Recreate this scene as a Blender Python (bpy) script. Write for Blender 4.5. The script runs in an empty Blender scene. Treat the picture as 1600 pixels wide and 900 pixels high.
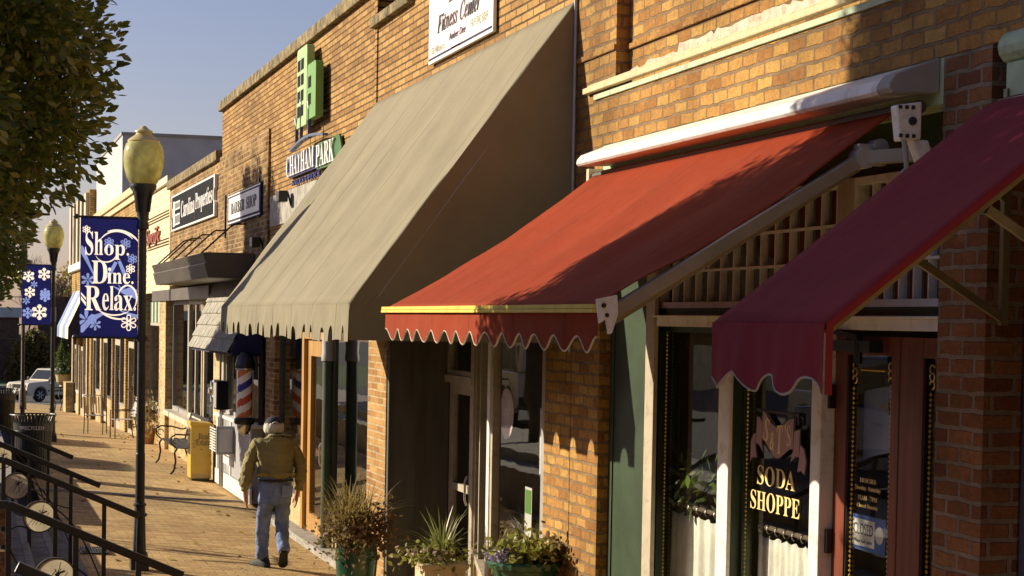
import bpy, bmesh, math, random
import numpy as np
from mathutils import Vector, Matrix
random.seed(7); np.random.seed(7)
sc = bpy.context.scene
COL = sc.collection
rad = math.radians

# ------------------------------------------------------------------ camera
YAW, PITCH, ROLL = rad(15.9329), rad(-2.0), rad(1.0)
EYE = Vector((0, 0, 2.7))
F = Vector((math.sin(YAW)*math.cos(PITCH), math.cos(YAW)*math.cos(PITCH), math.sin(PITCH)))
R0 = Vector((math.cos(YAW), -math.sin(YAW), 0)); U0 = R0.cross(F)
R1 = R0*math.cos(ROLL) + U0*math.sin(ROLL); U1 = U0*math.cos(ROLL) - R0*math.sin(ROLL)
cd = bpy.data.cameras.new('camera'); cam = bpy.data.objects.new('camera', cd); COL.objects.link(cam)
M = Matrix((R1, U1, -F)).transposed().to_4x4(); M.translation = EYE
cam.matrix_world = M
cd.lens = 67.5; cd.sensor_width = 36; cd.shift_y = 157.7/1600; cd.clip_start = 0.1; cd.clip_end = 2000
sc.camera = cam
# ------------------------------------------------------------------ light
SUND = Vector((1, -0.67, -0.464)).normalized()
SEL = math.asin(-SUND.z)
w = bpy.data.worlds.new('World'); sc.world = w; w.use_nodes = True
nt = w.node_tree; bg = nt.nodes['Background']
sky = nt.nodes.new('ShaderNodeTexSky'); sky.sky_type = 'NISHITA'; sky.sun_disc = False
sky.sun_elevation = SEL; sky.sun_rotation = math.atan2(-SUND.x, -SUND.y)
sky.air_density = 1.0; sky.dust_density = 0.8; sky.ozone_density = 2.0
tn = nt.nodes.new('ShaderNodeMix'); tn.data_type = 'RGBA'; tn.blend_type = 'MULTIPLY'; tn.inputs[0].default_value = 1; tn.inputs[7].default_value = (1.28, 1.06, 1.20, 1)
nt.links.new(sky.outputs[0], tn.inputs[6]); nt.links.new(tn.outputs[2], bg.inputs[0]); bg.inputs[1].default_value = 0.058
sl = bpy.data.lights.new('sun', 'SUN'); sl.energy = 5.0; sl.angle = rad(0.5); sl.color = (1.0, 0.87, 0.66)
so = bpy.data.objects.new('sun', sl); COL.objects.link(so); so.location = (-20, 20, 20)
so.rotation_euler = SUND.to_track_quat('-Z', 'Y').to_euler()
sc.view_settings.view_transform = 'Standard'; sc.view_settings.look = 'None'
sc.view_settings.exposure = 0.6; sc.view_settings.gamma = 1.0
sc.render.engine = 'CYCLES'
sc.cycles.max_bounces = 6; sc.cycles.transparent_max_bounces = 12; sc.cycles.caustics_reflective = False; sc.cycles.caustics_refractive = False
sc.cycles.use_denoising = True

# ------------------------------------------------------------------ materials
MATS = {}
def new_mat(name):
    m = bpy.data.materials.new(name); m.use_nodes = True
    t = m.node_tree; return m, t, t.nodes['Principled BSDF']
def N(t, typ, **kw):
    n = t.nodes.new(typ)
    for k, v in kw.items(): setattr(n, k, v)
    return n
def ramp(t, stops, interp='LINEAR'):
    r = N(t, 'ShaderNodeValToRGB'); cr = r.color_ramp; cr.interpolation = interp
    while len(cr.elements) > 1: cr.elements.remove(cr.elements[-1])
    cr.elements[0].position = stops[0][0]; cr.elements[0].color = (*stops[0][1], 1)
    for p, c in stops[1:]:
        e = cr.elements.new(p); e.color = (*c, 1)
    return r
def mix(t, a, b, f, mode='MIX'):
    m = N(t, 'ShaderNodeMix', data_type='RGBA', blend_type=mode)
    for i, v in ((0, f), (6, a), (7, b)):
        if hasattr(v, 'links') or isinstance(v, bpy.types.NodeSocket): t.links.new(v, m.inputs[i])
        elif i == 0: m.inputs[0].default_value = v
        else: m.inputs[i].default_value = (*v, 1)
    return m.outputs[2]
def noise(t, scale, detail=4, coord='Object', vec=None, rough=.55, stretch=None):
    n = N(t, 'ShaderNodeTexNoise'); n.inputs['Scale'].default_value = scale; n.inputs['Detail'].default_value = detail
    n.inputs['Roughness'].default_value = rough
    if vec is None:
        tc = N(t, 'ShaderNodeTexCoord'); vec = tc.outputs[coord]
    if stretch:
        mp = N(t, 'ShaderNodeMapping'); mp.inputs['Scale'].default_value = stretch
        t.links.new(vec, mp.inputs[0]); vec = mp.outputs[0]
    t.links.new(vec, n.inputs['Vector']); return n
def bump(t, b, height, strength=.3, dist=.01):
    n = N(t, 'ShaderNodeBump'); n.inputs['Strength'].default_value = strength; n.inputs['Distance'].default_value = dist
    t.links.new(height, n.inputs['Height']); t.links.new(n.outputs[0], b.inputs['Normal'])
def paint(name, col, rough=.5, var=.18, scale=3.0, spec=.4, metal=0.0, dirt=None, bs=.12, grain=40, stretch=None, bd=.01):
    m, t, b = new_mat(name)
    n = noise(t, scale, 5, stretch=stretch); d = tuple(c*(1-var*1.6) for c in col); l = tuple(min(1, c*(1+var)) for c in col)
    r = ramp(t, [(.3, d), (.7, l)]); t.links.new(n.outputs[0], r.inputs[0]); out = r.outputs[0]
    if dirt:
        n2 = noise(t, scale*2.7, 8, rough=.7); r2 = ramp(t, [(.52, (0, 0, 0)), (.68, (1, 1, 1))]); t.links.new(n2.outputs[0], r2.inputs[0])
        out = mix(t, out, dirt, r2.outputs[0])
    t.links.new(out, b.inputs['Base Color'])
    b.inputs['Roughness'].default_value = rough; b.inputs['Metallic'].default_value = metal; b.inputs['Specular IOR Level'].default_value = spec
    n3 = noise(t, grain, 3); bump(t, b, n3.outputs[0], bs, bd)
    MATS[name] = m; return m
def brick(name, stops, mortar, bw, bh, ms=.01, soot=.25, bstr=.7, scale_stain=.8, smear=None, wob=.006):
    m, t, b = new_mat(name)
    uv = N(t, 'ShaderNodeTexCoord').outputs['UV']
    wn = noise(t, 9, 3, vec=uv); sub = N(t, 'ShaderNodeVectorMath', operation='SUBTRACT'); sub.inputs[1].default_value = (.5, .5, .5)
    t.links.new(wn.outputs['Color'], sub.inputs[0])
    sca = N(t, 'ShaderNodeVectorMath', operation='SCALE'); sca.inputs['Scale'].default_value = wob*2; t.links.new(sub.outputs[0], sca.inputs[0])
    add = N(t, 'ShaderNodeVectorMath', operation='ADD'); t.links.new(uv, add.inputs[0]); t.links.new(sca.outputs[0], add.inputs[1])
    bt = N(t, 'ShaderNodeTexBrick'); bt.inputs['Scale'].default_value = 1; bt.inputs['Brick Width'].default_value = bw
    bt.inputs['Row Height'].default_value = bh; bt.inputs['Mortar Size'].default_value = ms; bt.inputs['Mortar Smooth'].default_value = .25
    bt.inputs['Color1'].default_value = (0, 0, 0, 1); bt.inputs['Color2'].default_value = (1, 1, 1, 1); bt.inputs['Mortar'].default_value = (.5, .5, .5, 1)
    t.links.new(add.outputs[0], bt.inputs['Vector'])
    r = ramp(t, stops); t.links.new(bt.outputs['Color'], r.inputs[0])
    n1 = noise(t, 22, 6, vec=uv, rough=.7); r1 = ramp(t, [(.3, (.62, .6, .58)), (.7, (1.18, 1.17, 1.15))]); t.links.new(n1.outputs[0], r1.inputs[0])
    c = mix(t, r.outputs[0], r1.outputs[0], .85, 'MULTIPLY')
    mn = noise(t, 5, 4, vec=uv); rm = ramp(t, [(.3, tuple(x*.55 for x in mortar)), (.7, mortar)]); t.links.new(mn.outputs[0], rm.inputs[0])
    c = mix(t, c, rm.outputs[0], bt.outputs['Fac'])
    if name == 'pavers':
        n7 = noise(t, 11, 2, vec=uv, rough=.4); r7 = ramp(t, [(.70, (1, 1, 1)), (.74, (.45, .42, .40))]); t.links.new(n7.outputs[0], r7.inputs[0]); c = mix(t, c, r7.outputs[0], 1.0, 'MULTIPLY')
    else:
        n8 = noise(t, 70, 4, vec=uv, rough=.7); r8 = ramp(t, [(.30, (.45, .42, .40)), (.46, (1, 1, 1)), (.72, (1.2, 1.18, 1.1))]); t.links.new(n8.outputs[0], r8.inputs[0]); c = mix(t, c, r8.outputs[0], .8, 'MULTIPLY')
    if smear:
        n4 = noise(t, 3.3, 8, vec=uv, rough=.75); r4 = ramp(t, [(.57, (0, 0, 0)), (.66, (.75, .75, .75))]); t.links.new(n4.outputs[0], r4.inputs[0])
        c = mix(t, c, smear, r4.outputs[0])
    n2 = noise(t, scale_stain, 6, vec=uv, rough=.65); r2 = ramp(t, [(.35, (1-soot,)*3), (.6, (1.06, 1.06, 1.06))]); t.links.new(n2.outputs[0], r2.inputs[0])
    c = mix(t, c, r2.outputs[0], 1.0, 'MULTIPLY')
    t.links.new(c, b.inputs['Base Color']); b.inputs['Roughness'].default_value = .9; b.inputs['Specular IOR Level'].default_value = .25
    inv = N(t, 'ShaderNodeMath', operation='SUBTRACT'); inv.inputs[0].default_value = 1; t.links.new(bt.outputs['Fac'], inv.inputs[1])
    ad = N(t, 'ShaderNodeMath', operation='MULTIPLY_ADD'); t.links.new(n1.outputs[0], ad.inputs[0]); ad.inputs[1].default_value = .55; t.links.new(inv.outputs[0], ad.inputs[2])
    bump(t, b, ad.outputs[0], bstr, .012)
    MATS[name] = m; return m
def fabric(name, col, seam_axis=1, period=1.0, rough=.85, var=.12, seam=.55, fade=None):
    m, t, b = new_mat(name)
    tc = N(t, 'ShaderNodeTexCoord'); n = noise(t, 1.6, 6, vec=tc.outputs['Object'], rough=.65)
    r = ramp(t, [(.3, tuple(c*(1-var) for c in col)), (.72, tuple(c*(1+var) for c in col))]); t.links.new(n.outputs[0], r.inputs[0])
    c = r.outputs[0]
    if fade:
        n5 = noise(t, 4, 8, vec=tc.outputs['Object'], rough=.75); r5 = ramp(t, [(.6, (0, 0, 0)), (.78, (.5, .5, .5))]); t.links.new(n5.outputs[0], r5.inputs[0])
        c = mix(t, c, fade, r5.outputs[0])
    sp = N(t, 'ShaderNodeSeparateXYZ'); t.links.new(tc.outputs['Object'], sp.inputs[0])
    dv = N(t, 'ShaderNodeMath', operation='DIVIDE'); dv.inputs[1].default_value = period; t.links.new(sp.outputs[seam_axis], dv.inputs[0])
    fr = N(t, 'ShaderNodeMath', operation='FRACT'); t.links.new(dv.outputs[0], fr.inputs[0])
    lt = N(t, 'ShaderNodeMath', operation='LESS_THAN'); lt.inputs[1].default_value = .016/period; t.links.new(fr.outputs[0], lt.inputs[0])
    ms = N(t, 'ShaderNodeMath', operation='MULTIPLY'); ms.inputs[1].default_value = seam; t.links.new(lt.outputs[0], ms.inputs[0])
    c = mix(t, c, tuple(x*.35 for x in col), ms.outputs[0])
    n6 = noise(t, 60, 2, vec=tc.outputs['Object']); r6 = ramp(t, [(.78, (0, 0, 0)), (.80, (.6, .6, .6))]); t.links.new(n6.outputs[0], r6.inputs[0])
    c = mix(t, c, (.6, .5, .45), r6.outputs[0])
    t.links.new(c, b.inputs['Base Color']); b.inputs['Roughness'].default_value = rough; b.inputs['Specular IOR Level'].default_value = .2
    n3 = noise(t, 4.5, 5, vec=tc.outputs['Object'], rough=.55); bump(t, b, n3.outputs[0], .30, .05)
    MATS[name] = m; return m
def glass(name, tint=(.92, .94, .92), refl=1.0):
    m = bpy.data.materials.new(name); m.use_nodes = True; t = m.node_tree; t.nodes.clear()
    o = N(t, 'ShaderNodeOutputMaterial'); tr = N(t, 'ShaderNodeBsdfTransparent'); tr.inputs[0].default_value = (*tint, 1)
    gl = N(t, 'ShaderNodeBsdfGlossy'); gl.inputs['Roughness'].default_value = .015; gl.inputs['Color'].default_value = (refl,)*3 + (1,)
    fr = N(t, 'ShaderNodeFresnel'); ge = N(t, 'ShaderNodeNewGeometry'); io = N(t, 'ShaderNodeMapRange'); io.inputs['To Min'].default_value = 1.85; io.inputs['To Max'].default_value = 1/1.85
    t.links.new(ge.outputs['Backfacing'], io.inputs['Value']); t.links.new(io.outputs[0], fr.inputs[0])
    nn = noise(t, 1.1, 2); bp = N(t, 'ShaderNodeBump'); bp.inputs['Strength'].default_value = .05; bp.inputs['Distance'].default_value = .05
    t.links.new(nn.outputs[0], bp.inputs['Height']); t.links.new(bp.outputs[0], gl.inputs['Normal'])
    mx = N(t, 'ShaderNodeMixShader'); t.links.new(fr.outputs[0], mx.inputs[0]); t.links.new(tr.outputs[0], mx.inputs[1]); t.links.new(gl.outputs[0], mx.inputs[2])
    t.links.new(mx.outputs[0], o.inputs[0]); MATS[name] = m; return m
def leafmat(name, c1, c2, c3, trans=.35, rough=.35):
    m = bpy.data.materials.new(name); m.use_nodes = True; t = m.node_tree; b = t.nodes['Principled BSDF']; o = t.nodes['Material Output']
    g = N(t, 'ShaderNodeNewGeometry'); r = ramp(t, [(0, c1), (.55, c2), (1, c3)]); t.links.new(g.outputs['Random Per Island'], r.inputs[0])
    t.links.new(r.outputs[0], b.inputs['Base Color']); b.inputs['Roughness'].default_value = rough; b.inputs['Specular IOR Level'].default_value = .6
    tl = N(t, 'ShaderNodeBsdfTranslucent'); lc = mix(t, r.outputs[0], (.5, .62, .12), .22); t.links.new(lc, tl.inputs[0])
    mx = N(t, 'ShaderNodeMixShader'); mx.inputs[0].default_value = trans; t.links.new(b.outputs[0], mx.inputs[1]); t.links.new(tl.outputs[0], mx.inputs[2])
    t.links.new(mx.outputs[0], o.inputs[0]); MATS[name] = m; return m

brick('brick_soda', [(0, (.30, .135, .036)), (.25, (.40, .20, .052)), (.55, (.46, .25, .066)), (.85, (.52, .31, .088)), (1, (.40, .22, .068))], (.30, .20, .11), .203, .0745, .010, .42, 1.0, smear=None, wob=.015)
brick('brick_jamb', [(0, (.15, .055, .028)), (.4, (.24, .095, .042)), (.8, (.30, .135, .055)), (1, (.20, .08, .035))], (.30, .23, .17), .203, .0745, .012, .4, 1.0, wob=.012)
brick('brick_roman', [(0, (.32, .17, .055)), (.5, (.44, .25, .08)), (1, (.55, .33, .115))], (.12, .075, .035), .305, .066, .009, .3, .8)
brick('brick_pier', [(0, (.30, .15, .05)), (.5, (.42, .23, .075)), (1, (.52, .31, .11))], (.55, .42, .24), .305, .070, .010, .2, .6)
brick('brick_dark', [(0, (.17, .08, .03)), (.5, (.30, .16, .055)), (1, (.45, .28, .10))], (.50, .37, .19), .215, .072, .012, .5, .7, scale_stain=1.4)
brick('brick_cream', [(0, (.42, .27, .11)), (.5, (.58, .42, .19)), (1, (.68, .52, .27))], (.66, .55, .34), .215, .072, .012, .3, .6)
brick('brick_yellow', [(0, (.36, .21, .06)), (.5, (.52, .34, .10)), (1, (.62, .42, .15))], (.25, .16, .07), .215, .072, .010, .3, .6)
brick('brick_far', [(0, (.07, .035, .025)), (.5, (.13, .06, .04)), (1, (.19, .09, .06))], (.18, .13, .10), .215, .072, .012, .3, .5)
brick('pavers', [(0, (.50, .30, .13)), (.4, (.64, .43, .18)), (.8, (.74, .53, .24)), (1, (.56, .36, .15))], (.38, .27, .13), .21, .105, .006, .32, .6, scale_stain=.45, smear=(.72, .56, .28))
fabric('fabric_tan', (.24, .213, .143), 1, .94, seam=.9, var=.13, fade=(.27, .245, .175))
fabric('fabric_red', (.25, .031, .004), 1, .84, fade=(.29, .046, .011))
fabric('fabric_red_shaded', (.20, .024, .034), 1, 3.0, fade=(.19, .032, .03), seam=0)  # red awning cloth again, darkened and blued to carry its shade
paint('white', (.78, .76, .72), .5, .06, 4, dirt=(.55, .5, .42))
paint('cream', (.62, .55, .42), .55, .10, 4, dirt=(.40, .33, .22))
paint('beige', (.45, .39, .29), .55, .10, 4, dirt=(.30, .25, .18))
paint('stone_cap', (.26, .20, .10), .95, .5, 7, dirt=(.08, .06, .03), bs=.5)
paint('green_dark', (.032, .055, .026), .45, .25, 3)
paint('green_pale', (.42, .52, .34), .6, .12, 6, dirt=(.28, .30, .2))
paint('mold_cream', (.62, .50, .28), .6, .12, 6, dirt=(.38, .28, .14))
paint('smear_white', (.60, .52, .40), .9, .2, 9, dirt=(.35, .22, .10), bs=.6)
paint('black_metal', (.012, .013, .014), .35, .2, 6, spec=.5)
paint('iron', (.022, .024, .024), .42, .3, 9, spec=.5)
paint('bronze', (.085, .07, .055), .45, .2, 3, stretch=(.3, .3, 1))
paint('grey_panel', (.095, .092, .08), .7, .25, 2, stretch=(4, 4, .4))
paint('grey_trim', (.33, .31, .28), .6, .1, 3)
paint('clapboard', (.36, .36, .37), .6, .08, 5)
paint('navy', (.012, .013, .06), .8, .15, 3)
paint('slate', (.36, .34, .29), .9, .25, 8, bs=.4)
paint('wood_door', (.165, .042, .021), .38, .25, 3, stretch=(6, 6, .5))
paint('wood_orange', (.46, .25, .07), .45, .25, 3, stretch=(6, 6, .5))
paint('wood_pale', (.55, .42, .20), .6, .2, 4)
paint('gold', (.80, .55, .16), .3, .15, 20, metal=.7)
paint('gold_paint', (.85, .66, .28), .4, .1, 9)
paint('yellow_trim', (.75, .55, .08), .6, .1, 9)
paint('yellow_box', (.62, .43, .07), .35, .08, 2)
paint('sign_white', (.85, .83, .80), .4, .03, 2)
paint('sign_black', (.014, .015, .018), .85, .2, 3, spec=.08)
paint('ink_dark', (.03, .025, .03), .6, .1, 4)
paint('ink_grey', (.45, .43, .33), .6, .1, 4)
paint('pink_pale', (.82, .62, .66), .5, .03, 3)
paint('lime', (.40, .56, .24), .4, .06, 3)
paint('lime_dark', (.17, .36, .08), .4, .06, 3)
paint('blue_sign', (.02, .03, .20), .4, .1, 3)
paint('green_sign', (.05, .16, .035), .4, .1, 3)
paint('steel_blue', (.10, .12, .18), .4, .1, 3)
paint('red_letter', (.35, .07, .04), .5, .2, 8)
paint('siding', (.74, .64, .36), .6, .07, 5)
paint('grey_stucco', (.52, .52, .53), .9, .08, 2)
paint('asphalt', (.06, .06, .06), .9, .25, 5, bs=.5)
paint('brass_frame', (.17, .145, .075), .45, .2, 5, metal=.3)
paint('arm_metal', (.30, .265, .20), .5, .12, 5, metal=.2)
paint('step_edge', (.24, .23, .20), .9, .2, 4, dirt=(.12, .11, .10))
paint('concrete', (.34, .32, .28), .9, .2, 4, dirt=(.2, .18, .15), bs=.4)
paint('step_stone', (.16, .155, .145), .85, .3, 3, dirt=(.30, .28, .24), bs=.4)
paint('lawn_green', (.07, .12, .03), .95, .4, 2, bs=.6)
paint('soil', (.05, .035, .02), .95, .3, 9, bs=.6)
paint('globe_cap', (.66, .54, .22), .35, .12, 7, spec=.7)
paint('banner_blue_dim', (.07, .10, .32), .7, .1, 6)
paint('jacket', (.27, .235, .10), .85, .18, 4, bs=.9, grain=9, bd=.05)
paint('denim', (.20, .27, .47), .9, .35, 7, bs=.8, grain=13, stretch=(1, 1, .6), bd=.03)
paint('skin', (.48, .24, .15), .55, .1, 9)
paint('hair_white', (.62, .58, .50), .8, .2, 30, bs=.5)
paint('shoe_black', (.012, .011, .010), .7, .2, 9)
paint('sole', (.02, .018, .016), .8, .2, 9)
paint('cap_navy', (.018, .018, .035), .85, .2, 9)
paint('pole_red', (.55, .09, .035), .35, .1, 9)
paint('pole_blue', (.03, .035, .28), .35, .1, 9)
paint('pole_orange', (.60, .20, .05), .35, .1, 9)
paint('pole_white', (.82, .80, .74), .3, .04, 9)
paint('chrome', (.65, .63, .60), .22, .1, 9, metal=1)
paint('aluminium', (.50, .49, .47), .4, .08, 9, metal=.6)
paint('curtain', (.86, .83, .74), .95, .1, 8, bs=.3, grain=90)
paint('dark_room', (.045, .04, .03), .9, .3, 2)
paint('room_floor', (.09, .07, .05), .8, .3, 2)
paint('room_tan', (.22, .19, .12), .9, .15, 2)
paint('pot_green', (.02, .085, .045), .22, .35, 6, spec=.7)
paint('pot_cream', (.62, .50, .32), .85, .12, 7)
paint('terracotta', (.50, .26, .14), .85, .15, 7)
paint('bark', (.10, .075, .05), .95, .3, 9, bs=.6)
paint('twig', (.16, .12, .085), .95, .2, 9)
paint('car_beige', (.72, .64, .50), .28, .03, 2, spec=.6)
paint('car_dark', (.02, .02, .022), .5, .1, 3)
paint('car_blue', (.10, .16, .35), .25, .03, 2, spec=.7)
paint('car_white', (.75, .75, .74), .25, .03, 2, spec=.7)
paint('rubber', (.018, .018, .018), .8, .2, 6)
paint('dark_glass', (.02, .025, .03), .06, .05, 2, spec=.8)
paint('poster_blue', (.34, .42, .66), .5, .08, 3)
paint('label_blue', (.06, .14, .45), .5, .08, 3)
paint('ribbon', (.40, .23, .22), .5, .12, 5)
paint('pale_blue_awn', (.20, .28, .55), .8, .1, 4)
paint('cream_awn', (.72, .64, .46), .8, .08, 4)
paint('orange_cone', (.5, .08, .03), .6, .1, 4)
paint('rock_brown', (.26, .15, .09), .95, .4, 9, dirt=(.05, .04, .035), bs=.6)
glass('glass'); glass('glass_dark', (.42, .44, .42))
leafmat('leaf_magnolia', (.025, .06, .012), (.11, .165, .03), (.36, .33, .08), .45, .18)
leafmat('leaf_magnolia_far', (.03, .06, .015), (.09, .12, .028), (.22, .20, .05), .45, .3)
leafmat('leaf_green', (.06, .12, .03), (.13, .18, .05), (.22, .24, .09), .4, .45)
leafmat('leaf_yellow', (.16, .17, .03), (.30, .27, .06), (.12, .13, .03), .4, .45)
leafmat('leaf_dry', (.20, .11, .05), (.32, .20, .08), (.42, .30, .13), .4, .7)
leafmat('leaf_brownish', (.12, .055, .035), (.20, .10, .06), (.30, .17, .10), .35, .7)
leafmat('leaf_spike', (.16, .18, .05), (.28, .30, .10), (.20, .16, .10), .35, .4)
leafmat('petal_violet', (.25, .18, .42), (.42, .34, .62), (.12, .06, .2), .35, .6)
leafmat('petal_pink', (.45, .25, .28), (.62, .45, .48), (.2, .07, .1), .35, .6)
leafmat('leaf_rust', (.10, .07, .02), (.20, .11, .03), (.07, .08, .02), .3, .6)
leafmat('leaf_evergreen', (.02, .05, .015), (.05, .09, .03), (.08, .11, .04), .3, .6)

def translucent(name, col, fac=.75, var=.1, rough=.6):
    m = paint(name, col, rough, var, 5); t = m.node_tree; b = t.nodes['Principled BSDF']; o = t.nodes['Material Output']
    tl = N(t, 'ShaderNodeBsdfTranslucent'); src = b.inputs['Base Color'].links[0].from_socket; t.links.new(src, tl.inputs[0])
    mx = N(t, 'ShaderNodeMixShader'); mx.inputs[0].default_value = fac; t.links.new(b.outputs[0], mx.inputs[1]); t.links.new(tl.outputs[0], mx.inputs[2]); t.links.new(mx.outputs[0], o.inputs[0])
translucent('banner_navy', (.012, .014, .11), .6); translucent('banner_white', (.92, .86, .84), .85); translucent('banner_blue', (.22, .30, .72), .85)
translucent('globe_gold', (.84, .71, .32), .40, .40, .16); translucent('medallion', (.55, .47, .32), .5, .25)
# ------------------------------------------------------------------ builders
class MB:
    def __init__(s): s.v = []; s.f = []; s.m = []; s.cur = 0
    def mat(s, i): s.cur = i; return s
    def add(s, vs, fs):
        k = len(s.v); s.v += [tuple(p) for p in vs]; s.f += [tuple(i+k for i in f) for f in fs]; s.m += [s.cur]*len(fs); return s
    def box(s, x0, x1, y0, y1, z0, z1):
        if x0 > x1: x0, x1 = x1, x0
        if y0 > y1: y0, y1 = y1, y0
        if z0 > z1: z0, z1 = z1, z0
        return s.add([(x0,y0,z0),(x1,y0,z0),(x1,y1,z0),(x0,y1,z0),(x0,y0,z1),(x1,y0,z1),(x1,y1,z1),(x0,y1,z1)],
                     [(3,2,1,0),(4,5,6,7),(0,1,5,4),(1,2,6,5),(2,3,7,6),(3,0,4,7)])
    def beam(s, p0, p1, w, h, up=(0,0,1)):
        p0, p1 = Vector(p0), Vector(p1); d = (p1-p0).normalized(); up = Vector(up)
        if abs(d.dot(up)) > .99: up = Vector((1,0,0))
        a = d.cross(up).normalized()*(w/2); b = a.cross(d).normalized()*(h/2)
        vs = [p+sx*a+sy*b for p in (p0,p1) for sx, sy in ((-1,-1),(1,-1),(1,1),(-1,1))]
        return s.add(vs, [(0,1,2,3),(7,6,5,4),(4,5,1,0),(5,6,2,1),(6,7,3,2),(7,4,0,3)])
    def tube(s, pts, r, n=8, caps=True):
        pts = [Vector(p) for p in pts]; rs = r if isinstance(r, (list, tuple)) else [r]*len(pts)
        k = len(s.v); prev = None
        for i, p in enumerate(pts):
            d = (pts[min(i+1, len(pts)-1)]-pts[max(i-1, 0)]).normalized()
            if prev is None:
                up = Vector((0,0,1)) if abs(d.z) < .9 else Vector((1,0,0)); a = d.cross(up).normalized()
            else: a = (prev-d*prev.dot(d)).normalized()
            prev = a; b = d.cross(a)
            for j in range(n):
                t = 2*math.pi*j/n; s.v.append(tuple(p+(a*math.cos(t)+b*math.sin(t))*rs[i]))
        fs = []
        for i in range(len(pts)-1):
            for j in range(n):
                fs.append((k+i*n+j, k+i*n+(j+1)%n, k+(i+1)*n+(j+1)%n, k+(i+1)*n+j))
        if caps: fs += [tuple(k+j for j in range(n))[::-1], tuple(k+(len(pts)-1)*n+j for j in range(n))]
        s.f += fs; s.m += [s.cur]*len(fs); return s
    def lathe(s, prof, c, n=20, axis='z', close=True):
        k = len(s.v); c = Vector(c)
        for r, h in prof:
            for j in range(n):
                t = 2*math.pi*j/n; a, b = r*math.cos(t), r*math.sin(t)
                s.v.append(tuple(c+Vector({'z':(a,b,h),'y':(a,h,b),'x':(h,a,b)}[axis])))
        fs = []
        for i in range(len(prof)-1):
            for j in range(n):
                q = (k+i*n+j, k+i*n+(j+1)%n, k+(i+1)*n+(j+1)%n, k+(i+1)*n+j); fs.append(q if axis != 'y' else q[::-1])
        if close: fs += [tuple(k+j for j in range(n))[::-1], tuple(k+(len(prof)-1)*n+j for j in range(n))]
        s.f += fs; s.m += [s.cur]*len(fs); return s
    def prism(s, poly, axis, a0, a1):
        """poly in the two other axes: axis x -> (y,z), y -> (x,z), z -> (x,y)"""
        f = {'x': lambda p, a: (a, p[0], p[1]), 'y': lambda p, a: (p[0], a, p[1]), 'z': lambda p, a: (p[0], p[1], a)}[axis]
        n = len(poly); vs = [f(p, a0) for p in poly]+[f(p, a1) for p in poly]
        return s.add(vs, [tuple(range(n)), tuple(range(n, 2*n))[::-1]]+[(i, n+i, n+(i+1)%n, (i+1)%n) for i in range(n)])
    def poly(s, pts): return s.add(pts, [tuple(range(len(pts)))])
    def grid(s, fn, nu, nv):
        vs = [fn(i/nu, j/nv) for i in range(nu+1) for j in range(nv+1)]
        return s.add(vs, [(i*(nv+1)+j, (i+1)*(nv+1)+j, (i+1)*(nv+1)+j+1, i*(nv+1)+j+1) for i in range(nu) for j in range(nv)])
    def build(s, name, mat, parent=None, smooth=False, bevel=0, thick=0, label=None, recalc=True):
        me = bpy.data.meshes.new(name); off = wloc(parent)
        me.from_pydata([(p[0]-off.x, p[1]-off.y, p[2]-off.z) for p in s.v], [], s.f)
        mats = mat if isinstance(mat, (list, tuple)) else [mat]
        for m in mats: me.materials.append(MATS[m])
        if len(mats) > 1: me.polygons.foreach_set('material_index', s.m)
        if recalc and len(s.f) < 60000:
            bm = bmesh.new(); bm.from_mesh(me); bmesh.ops.recalc_face_normals(bm, faces=bm.faces); bm.to_mesh(me); bm.free()
        box_uv(me, off)
        if smooth:
            me.polygons.foreach_set('use_smooth', [True]*len(me.polygons))
            if smooth == 'auto': me.set_sharp_from_angle(angle=rad(40))
        o = bpy.data.objects.new(name, me); COL.objects.link(o)
        if parent: o.parent = parent
        if thick:
            md = o.modifiers.new('solid', 'SOLIDIFY'); md.thickness = thick; md.offset = 0
        if bevel:
            md = o.modifiers.new('bevel', 'BEVEL'); md.width = bevel; md.segments = 2; md.limit_method = 'ANGLE'; md.harden_normals = False
        if label: o['label'] = label
        return o
def box_uv(me, off):
    n = len(me.loops)
    if not n: return
    uvl = me.uv_layers.new(name='UVMap')
    vi = np.empty(n, np.int32); me.loops.foreach_get('vertex_index', vi)
    co = np.empty(len(me.vertices)*3, np.float32); me.vertices.foreach_get('co', co); co = co.reshape(-1, 3)+np.array(off, np.float32)
    pn = np.empty(len(me.polygons)*3, np.float32); me.polygons.foreach_get('normal', pn); pn = np.abs(pn.reshape(-1, 3))
    lt = np.empty(len(me.polygons), np.int32); me.polygons.foreach_get('loop_total', lt)
    ax = np.repeat(pn.argmax(1), lt); p = co[vi]
    uv = np.where((ax == 0)[:, None], p[:, [1, 2]], np.where((ax == 1)[:, None], p[:, [0, 2]], p[:, [0, 1]]))
    uvl.data.foreach_set('uv', (uv+100).astype(np.float32).ravel())
def wloc(o):
    v = Vector((0, 0, 0))
    while o is not None: v = v+o.location; o = o.parent
    return v
def tag(o, label, cat, group=None, kind=None):
    o['label'] = label; o['category'] = cat
    if group: o['group'] = group
    if kind: o['kind'] = kind
    return o
def thing(name, label, cat, loc, group=None):
    o = bpy.data.objects.new(name, None); COL.objects.link(o); o.location = loc; o.empty_display_size = .1
    return tag(o, label, cat, group)
def copy_tree(o, parent=None):
    c = o.copy(); COL.objects.link(c)
    if parent is not None: c.parent = parent
    for ch in list(o.children): copy_tree(ch, c)
    return c
SEP = {'pier', 'pilaster', 'upper_window', 'window', 'door_post', 'hinge', 'meter', 'brick_quoin', 'soffit', 'window_post', 'bulkhead', 'sill', 'panel_frame', 'white_trim', 'cornice', 'transom_post', 'rails'}
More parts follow.
